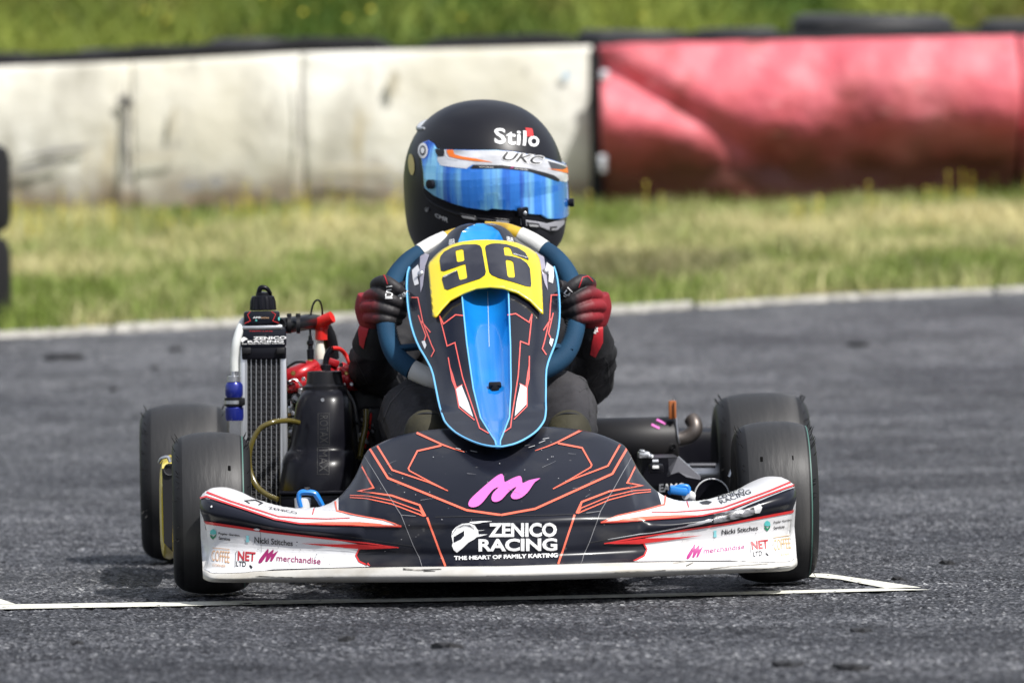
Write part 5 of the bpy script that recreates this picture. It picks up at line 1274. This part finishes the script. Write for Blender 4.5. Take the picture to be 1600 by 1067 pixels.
def remeshed(mb, name, m, parent, vox, smooth=6, wrinkle=None):
    me = bpy.data.meshes.new(name); me.from_pydata(mb.v, [], mb.f)
    bm = bmesh.new(); bm.from_mesh(me); bmesh.ops.remove_doubles(bm, verts=bm.verts, dist=1e-6); bmesh.ops.recalc_face_normals(bm, faces=bm.faces); bm.to_mesh(me); bm.free()
    o = bpy.data.objects.new(name, me); COL.objects.link(o)
    r = o.modifiers.new('r', 'REMESH'); r.mode = 'VOXEL'; r.voxel_size = vox; r.use_smooth_shade = True
    s = o.modifiers.new('s', 'SMOOTH'); s.factor = .5; s.iterations = smooth
    bpy.context.view_layer.update(); dg = bpy.context.evaluated_depsgraph_get()
    me2 = bpy.data.meshes.new_from_object(o.evaluated_get(dg)); me2.name = name
    bpy.data.objects.remove(o)
    if wrinkle:
        nv = len(me2.vertices); co = np.empty(nv * 3); me2.vertices.foreach_get('co', co); co = co.reshape(-1, 3); no = np.empty(nv * 3); me2.vertex_normals.foreach_get('vector', no) if hasattr(me2, 'vertex_normals') else None
        no = no.reshape(-1, 3); d = wrinkle(co); co += no * d[:, None]; me2.vertices.foreach_set('co', co.ravel())
    me2.materials.clear()
    for q in (m if isinstance(m, list) else [m]): me2.materials.append(q)
    me2.polygons.foreach_set('use_smooth', [True] * len(me2.polygons)); me2.update()
    o = bpy.data.objects.new(name, me2); COL.objects.link(o); o.parent = parent; return o

hip = Vector((-.02, .74, .14)); chest = Vector((-.01, .88, .36)); neck = Vector((0.0, .90, .50))
shL, shR = K(652, 478, .84), K(872, 474, .84)
elL, elR = K(588, 598, .56), K(916, 598, .55)
wrL, wrR = K(584, 528, .345), K(925, 522, .345)
knL, knR = K(648, 642, .27), K(882, 636, .27)
hpL, hpR = Vector((-.085, .68, .13)), Vector((.085, .68, .13))
anL, anR = K(664, 712, .03), K(888, 706, .03)
mb = MB()
mb.tube([hip + Vector((0, 0, -.03)), hip + Vector((0, .03, .06)), chest, chest + Vector((0, .01, .07)), neck + Vector((0, 0, .0)), neck + Vector((0, -.01, .10)), neck + Vector((0, -.02, .2))], [.11, .125, .135, .115, .055, .05, .06], 24, smooth=4)
mb.ell(neck + Vector((0, -.03, .18)), (.07, .085, .10))
for s, sh, el, wr in ((-1, shL, elL, wrL), (1, shR, elR, wrR)):
    mb.tube([chest + Vector((s * .04, 0, .06)), sh, sh * .45 + el * .55 + Vector((s * .008, 0, 0)), el + Vector((0, .01, 0))], [.07, .060, .054, .047], 20, smooth=5)
    mb.ell(el, (.047, .05, .047)); mb.tube([el, el * .5 + wr * .5 + Vector((s * .004, 0, -.004)), wr], [.047, .043, .032], 20, smooth=5)
for s, hp, kn, an in ((-1, hpL, knL, anL), (1, hpR, knR, anR)):
    mb.tube([hp, hp * .5 + kn * .5, kn], [.085, .072, .060], 20, smooth=5); mb.ell(kn, (.058, .06, .062)); mb.tube([kn, kn * .5 + an * .5 + Vector((0, .01, 0)), an], [.058, .052, .038], 20, smooth=5)
def wr_(co):
    d = (vnoise(co[:, 0] * 22 + co[:, 1] * 9, co[:, 2] * 30 - co[:, 1] * 12, 77) - .5) * .010 + (vnoise(co[:, 0] * 55, co[:, 2] * 60 + co[:, 1] * 40, 78) - .5) * .005 + (np.abs(vnoise(co[:, 0] * 30 - co[:, 2] * 34 + co[:, 1] * 14, co[:, 2] * 9 + co[:, 1] * 7, 79) - .5)) * -.016
    return d * np.where(co[:, 2] < .50, 1, .1)
body = remeshed(mb, 'body', [M_suit, M_trous], drv, .0065, 7, wr_)
pm = body.data
for p in pm.polygons:
    c_ = p.center
    if c_.y < .66 and c_.z < .40 and min((c_ - knL).length, (c_ - knR).length, abs(c_.x + .1) + 9 * (c_.z > .3)) < .24 and abs(c_.x) < .21 and not (c_.z > .33 and c_.y > .45): p.material_index = 1
# boots
for s, an, cxp, cyp, rot in ((-1, anL, 667, 672, -8), (1, anR, 889, 672, 5)):
    mb = MB(); tq = K(cxp, cyp, -.035); heel = Vector((tq.x, .01, .075))
    mb.tube([heel, heel * .5 + tq * .5, tq + Vector((0, 0, -.02)), tq + Vector((0, .01, .004))], [.032, .036, .040, .030], 20, smooth=5); mb.ell(tq + Vector((0, 0, -.006)), (.038, .026, .040), (0, R(rot), 0)); mb.tube([an + Vector((0, .0, .03)), heel + Vector((0, .02, .0))], [.042, .036], 18)
    sh_ = remeshed(mb, 'boot', M_shoe, drv, .004, 4)
    # welt seam and toe crease
    pts = [tq + Vector((.036 * math.sin(t), -.0305 + .012 * abs(math.sin(t)), .036 * math.cos(t) - .008)) for t in np.linspace(-1.5, 1.5, 14)]
    mb = MB(); mb.tube([p + Vector((0, .016, 0)) for p in pts], .002, 8, smooth=2); mb.build('welt', M_ink, sh_)
# elbow and knee panel seams on the suit
BB = BVHTree.FromPolygons([Vector(v.co) for v in body.data.vertices], [tuple(p.vertices) for p in body.data.polygons]); ob = onto(BB, .0012)
M_sm = mat('suit_seam', (.05, .05, .052), .6)
for L in ([(598, 660), (610, 630), (632, 605), (660, 598)], [(930, 650), (938, 632), (928, 606), (905, 588)], [(556, 560), (575, 600), (605, 622)], [(932, 540), (950, 568), (952, 600)], [(560, 590), (585, 612), (612, 612)], [(940, 575), (925, 600), (905, 612)]):
    strokes('seam', [L], .9, ob, M_sm, body, step=3)
# ---- gloves: palm, four curled fingers and a thumb closed round the rim
M_glove = bpy.data.materials.new('red_black_glove'); M_glove.use_nodes = True
def glove_mat(m, k):
    nt = m.node_tree; b = nt.nodes['Principled BSDF']; a = nt.nodes.new('ShaderNodeAttribute'); a.attribute_name = 'dye'
    r = nt.nodes.new('ShaderNodeValToRGB'); e = r.color_ramp.elements; e[0].position = .30; e[0].color = (.012, .010, .012, 1); e[1].position = .78; e[1].color = (.22, .006, .013, 1)
    nt.links.new(a.outputs['Fac'], r.inputs[0]); nt.links.new(r.outputs[0], b.inputs['Base Color']); b.inputs['Roughness'].default_value = .62
    tc = nt.nodes.new('ShaderNodeTexCoord'); n = nt.nodes.new('ShaderNodeTexNoise'); n.inputs['Scale'].default_value = 260; bp = nt.nodes.new('ShaderNodeBump'); bp.inputs['Strength'].default_value = .4; bp.inputs['Distance'].default_value = .001
    nt.links.new(tc.outputs['Object'], n.inputs[0]); nt.links.new(n.outputs[0], bp.inputs['Height']); nt.links.new(bp.outputs[0], b.inputs['Normal'])
glove_mat(M_glove, 1)
M_cuff = mat('red_cuff', (.42, .010, .020), .6)
def hand(s, wr):
    # photo positions: knuckle (outer), middle joint (front of the rim), fingertip (inner side)
    X = (lambda x: x + 5) if s < 0 else (lambda x: 1505 - x)
    yo = 0 if s < 0 else -1
    fing = [ # knuckle px,py ; joint1 ; joint2 ; tip ; radius
      ((583, 445), (597, 440), (616, 452), (628, 464), .0108),
      ((572, 463), (587, 460), (610, 470), (627, 479), .0106),
      ((566, 480), (582, 479), (606, 486), (622, 491), .0102),
      ((570, 496), (584, 497), (602, 500), (616, 502), .0094)]
    rimy = .30; mb = MB(); cols = []
    def kp(p, y): return K(X(p[0]), p[1] + yo, y)
    for kn, j1, j2, tip, r_ in fing:
        b = kp((kn[0] + 6, kn[1] + 8), rimy + .030)
        mb.tube([b, kp(kn, rimy + .008), kp(j1, rimy - .022), kp(j2, rimy - .030), kp(tip, rimy - .012), kp((tip[0] + 2, tip[1] + 1), rimy - .004)], [r_ * 1.02, r_ * 1.05, r_, r_ * .95, r_ * .86, r_ * .6], 16, smooth=4)
        mb.ell(kp(j1, rimy - .022), (r_ * 1.06,) * 3)
    # palm and back of the hand
    mb.tube([kp((576, 462), rimy + .022), kp((574, 480), rimy + .026), kp((578, 498), rimy + .030), kp((583, 515), rimy + .038)], [.024, .027, .026, .022], 20, smooth=4)
    mb.ell(kp((590, 478), rimy + .03), (.018, .018, .034))
    # thumb laid up along the inside of the rim
    mb.tube([kp((594, 488), rimy + .034), kp((606, 468), rimy + .032), kp((622, 452), rimy + .020), kp((633, 447), rimy + .004)], [.014, .0135, .012, .0095], 16, smooth=4)
    h = remeshed(mb, 'glove', M_glove, drv, .0018, 1)
    at = h.data.attributes.new('dye', 'FLOAT', 'POINT'); co = np.empty(len(h.data.vertices) * 3); h.data.vertices.foreach_get('co', co); co = co.reshape(-1, 3)
    x0 = kp((563, 480), rimy).x; x1 = kp((622, 480), rimy).x
    u = (co[:, 0] - x0) / (x1 - x0); zt = kp((570, 440), rimy).z; zb = kp((570, 500), rimy).z; vv = (zt - co[:, 2]) / (zt - zb)
    dye = (.80 if s < 0 else .92) - u * (1.15 if s < 0 else .80) - np.clip(.35 - vv, 0, 1) * (1.4 if s < 0 else 1.2); at.data.foreach_set('value', np.clip(dye, 0, 1).astype(np.float32))
    HB = BVHTree.FromPolygons([Vector(c) for c in co], [tuple(p.vertices) for p in h.data.polygons]); oh = onto(HB, .0012)
    # cuff: red panel with black gauntlet
    mb = MB(); mb.tube([kp((582, 508), rimy + .035), kp((581, 520), rimy + .04), kp((578, 540), rimy + .06)], [.027, .030, .036], 24, smooth=4); cu = mb.build('glove_cuff', M_suit, h)
    CB = bvh_of(mb); oc = onto(CB, .0012)
    if s < 0: L = [(566, 503), (578, 508), (572, 530), (569, 545), (563, 538), (561, 515)]
    else: L = [(936, 497), (941, 512), (941, 535), (930, 558), (922, 553), (926, 530), (930, 508)]
    poly_decal('red_panel', L, onto(CB, .0022), M_cuff, cu, step=4)
    return h, oh, oc, cu
gl, ohL, ocL, cuL = hand(-1, wrL); gr, ohR, ocR, cuR = hand(1, wrR)
def es(L, o, g):
    for q in L: strokes('cuff_emblem', [q], 1.6, o, M_wht2, g, step=3)
es([[(604, 448), (613, 447)], [(612, 452), (605, 453), (604, 457), (610, 458), (613, 460), (611, 464), (604, 464)], [(603, 459), (603, 466), (613, 466)]], ohL, gl)
es([[(887, 449), (894, 456)], [(886, 453), (882, 458), (886, 461), (890, 458), (889, 463)], [(881, 461), (885, 464)]], ohR, gr)
text_decal('lettering', 'SPARCO', [(621, 461), (640, 452), (643, 458), (625, 468)], ohL, M_wht2, gl, bold=.02, step=3)
text_decal('lettering', 'sparco', [(927, 520), (936, 496), (940, 499), (932, 522)], onto(bvh_of(MB()) if False else BVHTree.FromPolygons([ROOTM.inverted() @ (ROOTM @ Vector(v.co)) for v in cuR.data.vertices], [tuple(p.vertices) for p in cuR.data.polygons]), .003), M_wht2, cuR, bold=.03, step=3)
strokes('red_piping', [[(597, 424), (603, 436), (606, 444)]], 1.3, ohL, M_cuff, gl, step=3); strokes('red_piping', [[(904, 449), (910, 434), (918, 432), (926, 440)]], 1.3, ohR, M_cuff, gr, step=3)

# ---- helmet
hc = K(757.5, 294, .84)
HY, HP, HR = R(20), R(7), R(5)
HM = Matrix.Rotation(HY, 3, 'Z') @ Matrix.Rotation(-HR, 3, 'Y') @ Matrix.Rotation(HP, 3, 'X')
def hshape(az, el):
    """az 0 = face (-Y), el up"""
    a, bf, bb, ct, cb = .138, .158, .170, .1545, .128
    d = Vector((math.sin(az) * math.cos(el), -math.cos(az) * math.cos(el), math.sin(el)))
    cz = ct if d.z > 0 else cb; b = bf if d.y < 0 else bb; n = 2.25 if d.z > 0 else 4.4
    hxy = math.sqrt((d.x / a) ** 2 + (d.y / b) ** 2); r = 1 / ((hxy ** n + abs(d.z / cz) ** n) ** (1 / n))
    p = d * r
    if d.z < 0:                                   # sides draw in towards the neck, chin juts
        k = -p.z / cb; p.x *= 1 - .05 * k ** 2.5; p.y *= 1 - .02 * k
        if d.y < 0: p.y -= .016 * math.exp(-(az / .9) ** 2) * min(1, k * 1.4)
    return p
hmsh = MB(); P = []
for i in range(41):
    el = math.pi / 2 - math.pi * i / 40 * .995
    P.append([hc + HM @ hshape(2 * math.pi * k / 80, el) for k in range(80)])
hmsh.grid(P, closed=True); hmsh.f.append(tuple(40 * 80 + k for k in range(80))); hmsh.mi.append(0)
M_hel = mat('matt_black_helmet', (.006, .006, .009), .38, spec=.32, noise=[((.013, .013, .017), 3, .4, .7), ((.10, .10, .10), 60, .76, .84)])
HBV = bvh_of(hmsh); helmet = hmsh.build('helmet', M_hel, drv, sharp=60)
def azel(px, py):
    d = (RINV.to_3x3() @ raydir(px, py)).normalized(); h = HBV.ray_cast(CL, d)[0]
    if h is None: h = HBV.find_nearest(CL + d * (10.4 + .84))[0]
    q = HM.inverted() @ (h - hc); return (math.degrees(math.atan2(q.x, -q.y)), math.degrees(math.atan2(q.z, math.hypot(q.x, q.y))))
def hmap(off):
    def f(p):
        az, el = R(p[0]), R(p[1]); d = HM @ Vector((math.sin(az) * math.cos(el), -math.cos(az) * math.cos(el), math.sin(el)))
        h = HBV.ray_cast(hc, d)
        return h[0] + d * off
    return f
def hpoly(name, L, off, m, par, ext=None, **k):
    """L in photo pixels; ext=(i,j): between these two right-edge points the shape runs on round the hidden side"""
    A = [azel(*p) for p in L]
    if ext is not None:
        i, w_, dl = ext; A = A[:i + 1] + [(A[i][0] + w_, A[i][1] + dl), (A[i + 1][0] + w_, A[i + 1][1] + dl)] + A[i + 1:]
    return poly_decal(name, A, hmap(off), m, par, step=1.5, **k)
vis = [(658.6, 234), (664, 226), (673, 222), (680, 226.5), (684, 235), (720, 236.5), (775, 236.5), (806, 240), (845, 248), (866, 254.5), (879, 260)]
ni = len(vis) - 1
vis += [(880, 338), (869, 340.6), (851.5, 340), (842, 334), (822, 332.5), (801, 327.5), (769, 325), (762, 328), (728, 323), (705, 316), (681, 305), (667, 294), (665, 270), (662, 250)]
M_visor = mat('mirrored_blue_visor', (.04, .26, .88), .08, .5, noise=[((.30, .72, 1.0), 1.4, .46, .60, (19, 19, .4)), ((.015, .04, .42), 1.1, .53, .66, (26, 26, .4))], coat=.8, coatr=.03, bump=(3, .08, .02, (18, 18, .3)))  # pale and deep blue streaks in the colour stand in for reflections
rimv = []
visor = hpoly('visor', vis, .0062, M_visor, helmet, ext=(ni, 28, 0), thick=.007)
# dark rubber surround below and behind the visor
sur = [(655, 232), (662, 221), (674, 217), (684, 224), (690, 234.5), (720, 234), (775, 234), (806, 237.5), (845, 245), (866, 251.5), (880, 257)]
nj = len(sur) - 1
sur += [(881, 349), (862, 352), (845, 347), (820, 341), (798, 337), (770, 336), (728, 331), (703, 325), (680, 314), (662, 297), (660, 270), (657, 250)]
hpoly('visor_surround', sur, .0018, M_blk, helmet, ext=(nj, 30, 0), thick=.004)
M_strip = mat('silver_visor_strip', (.78, .79, .82), .3, .2, coat=.5, noise=((.26, .26, .28), 4, .45, .66, (2, 2, 5)))
st_ = [(687, 236), (720, 237.3), (775, 237.3), (806, 240.8), (845, 248.8), (866, 255.3), (878, 260.5)]
nk_ = len(st_) - 1
st_ += [(879, 285), (870, 283.6), (861, 276.6), (822, 265.6), (783, 260), (739, 259), (730, 265), (691, 260), (686.7, 253)]
strip = hpoly('visor_strip', st_, .0068, M_strip, visor, ext=(nk_, 20, 0))
hpoly('sponsor_band', CH([(545, 412), (580, 382), (850, 383), (1100, 413), (1350, 480), (1405, 522), (1395, 540), (1330, 516), (1100, 440), (850, 414), (570, 416)]), .0072, M_ink, visor)
hpoly('black_corner', CH([(212, 228), (300, 232), (302, 262), (296, 300), (240, 302), (222, 270)]), .0073, M_ink, visor)
hpoly('black_corner', CH([(1290, 345), (1430, 385), (1500, 420), (1478, 468), (1400, 440), (1330, 430)]), .0072, mat('smoke_print', (.07, .07, .08), .3), visor)
M_vor = mat('visor_orange', (.85, .19, .02), .35)
hpoly('orange_flash', CH([(325, 237), (385, 237), (398, 280), (480, 303), (600, 320), (770, 356), (600, 345), (430, 322), (350, 303), (330, 270)]), .0076, M_vor, visor)
hpoly('orange_flash', CH([(1290, 418), (1430, 428), (1476, 385), (1500, 425), (1480, 462), (1440, 452)]), .0076, M_vor, visor)
def hstroke(name, L, w_, off, m, par):
    A = [azel(*p) for p in L]; p, t = stroke_geo(A, w_ / 15.5 * 6.0 if False else w_); decal(name, p, t, hmap(off), m, par, step=2)
hstroke('white_outline', CH([(305, 237), (314, 285), (345, 318), (430, 334)]), .45, .0076, M_wht2, visor)
def htext(s, quad, off, m, par, **k):
    vs, fs = text2d(s, k.get('bold', .02), k.get('shear', 0), k.get('spacing', 1.0)); A = [np.array(azel(*p)) for p in quad]; TL, TR, BR, BL = A
    pts = [tuple((BL * (1 - u) + BR * u) * (1 - v) + (TL * (1 - u) + TR * u) * v) for u, v in vs]; tr = []
    for f in fs:
        for q in range(1, len(f) - 1): tr.append((f[0], f[q], f[q + 1]))
    return decal('lettering', pts, tr, hmap(off), m, par, step=2)
hpoly('red_block', CH([(1092, 2), (1160, 12), (1172, 88), (1108, 90)]), .0010, M_redst, helmet)
htext('Stilo', CH([(780, 4), (1224, 52), (1220, 196), (785, 160)]), .0014, M_wht2, helmet, bold=.018, spacing=1.05)
htext('UKC', CH([(866, 246), (1262, 298), (1236, 388), (842, 342)]), .0078, M_wht2, visor, bold=.075, shear=.25)
htext('UKC', CH([(870, 252), (1252, 303), (1230, 380), (850, 335)]), .0082, M_ink, visor, bold=.02, shear=.25)
htext('Nicki Stitches', CH([(635, 392), (770, 396), (770, 408), (635, 404)]), .0076, M_wht2, visor, bold=.0)
htext('merchandise', CH([(975, 405), (1100, 420), (1098, 434), (974, 418)]), .0076, M_wht2, visor, bold=.0)
hpoly('emblem', CH([(925, 415), (945, 396), (972, 396), (955, 415)]), .0076, M_magenta, visor)
htext('CMR', CH([(192, 852), (325, 900), (318, 944), (196, 886)]), .0010, M_wht2, helmet, bold=.0)
hpoly('pivot_cover', [(665.6 + 7.4 * math.cos(t), 238.5 + 11.5 * math.sin(t)) for t in np.linspace(0, 6.1, 20)], .0078, M_wht2, visor)
hpoly('pivot_ring', [(665.6 + 4.6 * math.cos(t), 238.5 + 7.4 * math.sin(t)) for t in np.linspace(0, 6.1, 18)], .0082, M_ink, visor)
hpoly('pivot_dot', [(665.6 + 2.9 * math.cos(t), 238.5 + 4.8 * math.sin(t)) for t in np.linspace(0, 6.1, 14)], .0086, M_wht2, visor)
hpoly('safety_label', [(643.5 + 4.8 * math.cos(t) + 1.2 * math.sin(t), 257.5 + 16.5 * math.sin(t)) for t in np.linspace(0, 6.1, 22)], .0012, mat('gold_label', (.72, .58, .20), .5), helmet)
def knob(px, py, r_, h_, m, par, name='knob', dirx=None):
    d = (RINV.to_3x3() @ raydir(px, py)).normalized(); h = HBV.ray_cast(CL, d)
    if h[0] is None: hh = HBV.find_nearest(CL + d * 11.2); q, n = hh[0], hh[1]
    else: q, n = h[0], h[1]
    n = n if n.dot(q - hc) > 0 else -n; mb = MB(); mb.tube([q, q + n * (.004 + h_ * .3), q + n * (.004 + h_ * .35), q + n * (.004 + h_), q + n * (.0045 + h_)], [r_ * .7, r_ * .7, r_, r_ * .95, r_ * .5], 18); return mb.build(name, m, par, sharp=40)
knob(679, 288, .0085, .010, M_blk, visor); knob(887, 317, .0075, .012, M_blk, visor)
knob(669, 327, .0045, .0, M_steel, helmet, 'chin_button')
# latch tab in the middle of the visor's lower edge
p = hmap(.011)(azel(813, 329)); mb = MB(); E = HM.to_euler(); mb.box(p, (.021, .008, .017), tuple((HM @ Matrix.Rotation(R(0), 3, 'Z')).to_euler()), .003); tb = mb.build('visor_latch', M_blk, visor)
mb = MB(); mb.ell(p + HM @ Vector((.002, -.005, -.002)), (.0035, .002, .004)); mb.build('latch_pin', M_steel, tb); mb = MB(); mb.box(p + HM @ Vector((0, -.002, -.016)), (.008, .006, .018), tuple(E), .002); mb.build('latch_tongue', M_blk, tb)
# chin vents
M_grille = mat('vent_grille', (.34, .34, .35), .5, .3, bump=(700, 1.0, .002))
M_grey = mat('grey_moulding', (.30, .30, .33), .4, coat=.2)
hpoly('chin_moulding', CH([(1040, 902), (1220, 932), (1300, 950), (1380, 930), (1470, 885), (1472, 950), (1400, 1020), (1320, 1022), (1235, 985), (1040, 962)]), .0030, M_grey, helmet, thick=.003)
for L in (CH([(443, 840), (595, 872), (618, 920), (462, 880)]), CH([(775, 888), (925, 905), (942, 942), (800, 935)]), CH([(1100, 930), (1215, 945), (1222, 982), (1115, 972)]), CH([(1328, 975), (1392, 972), (1380, 1010), (1330, 1008)])):
    hpoly('vent', L, .0052, M_ink, helmet, thick=.002); c = [sum(a[i] for a in L) / len(L) for i in (0, 1)]; L2 = [(c[0] + (a[0] - c[0]) * .8, c[1] + 1.2 + (a[1] - c[1]) * .55) for a in L]; hpoly('vent_grille', L2, .0060, M_grille, helmet)
# raised ridges on the shell and the pale rear spoiler edge
def ridge(L, r_, m, name='shell_ridge', off=.0):
    mb = MB(); mb.tube([hmap(off)(azel(*p)) for p in L], [r_ * (1 - abs(i / (len(L) - 1) * 2 - 1) ** 3 * .9) for i in range(len(L))], 12, smooth=5); return mb.build(name, m, helmet)
ridge([(662, 300), (670, 312), (690, 325), (720, 336), (755, 343), (790, 346)], .0032, M_hel)
sp_ = [hmap(.001)((az, el)) for az, el in ((-100, 48), (-122, 44), (-145, 42), (-165, 41), (180, 41), (160, 41))]
mb = MB(); mb.tube(sp_, [.002, .005, .007, .008, .007, .006], 12, smooth=4); mb.build('rear_spoiler', mat('clear_spoiler', (.55, .58, .62), .2, trans=.3), helmet)
lowr = [hmap(.001)((az, -44)) for az in range(-178, 180, 12)]
mb = MB(); mb.tube(lowr + [lowr[0]], .0042, 10); mb.build('base_trim', M_gloss, helmet)
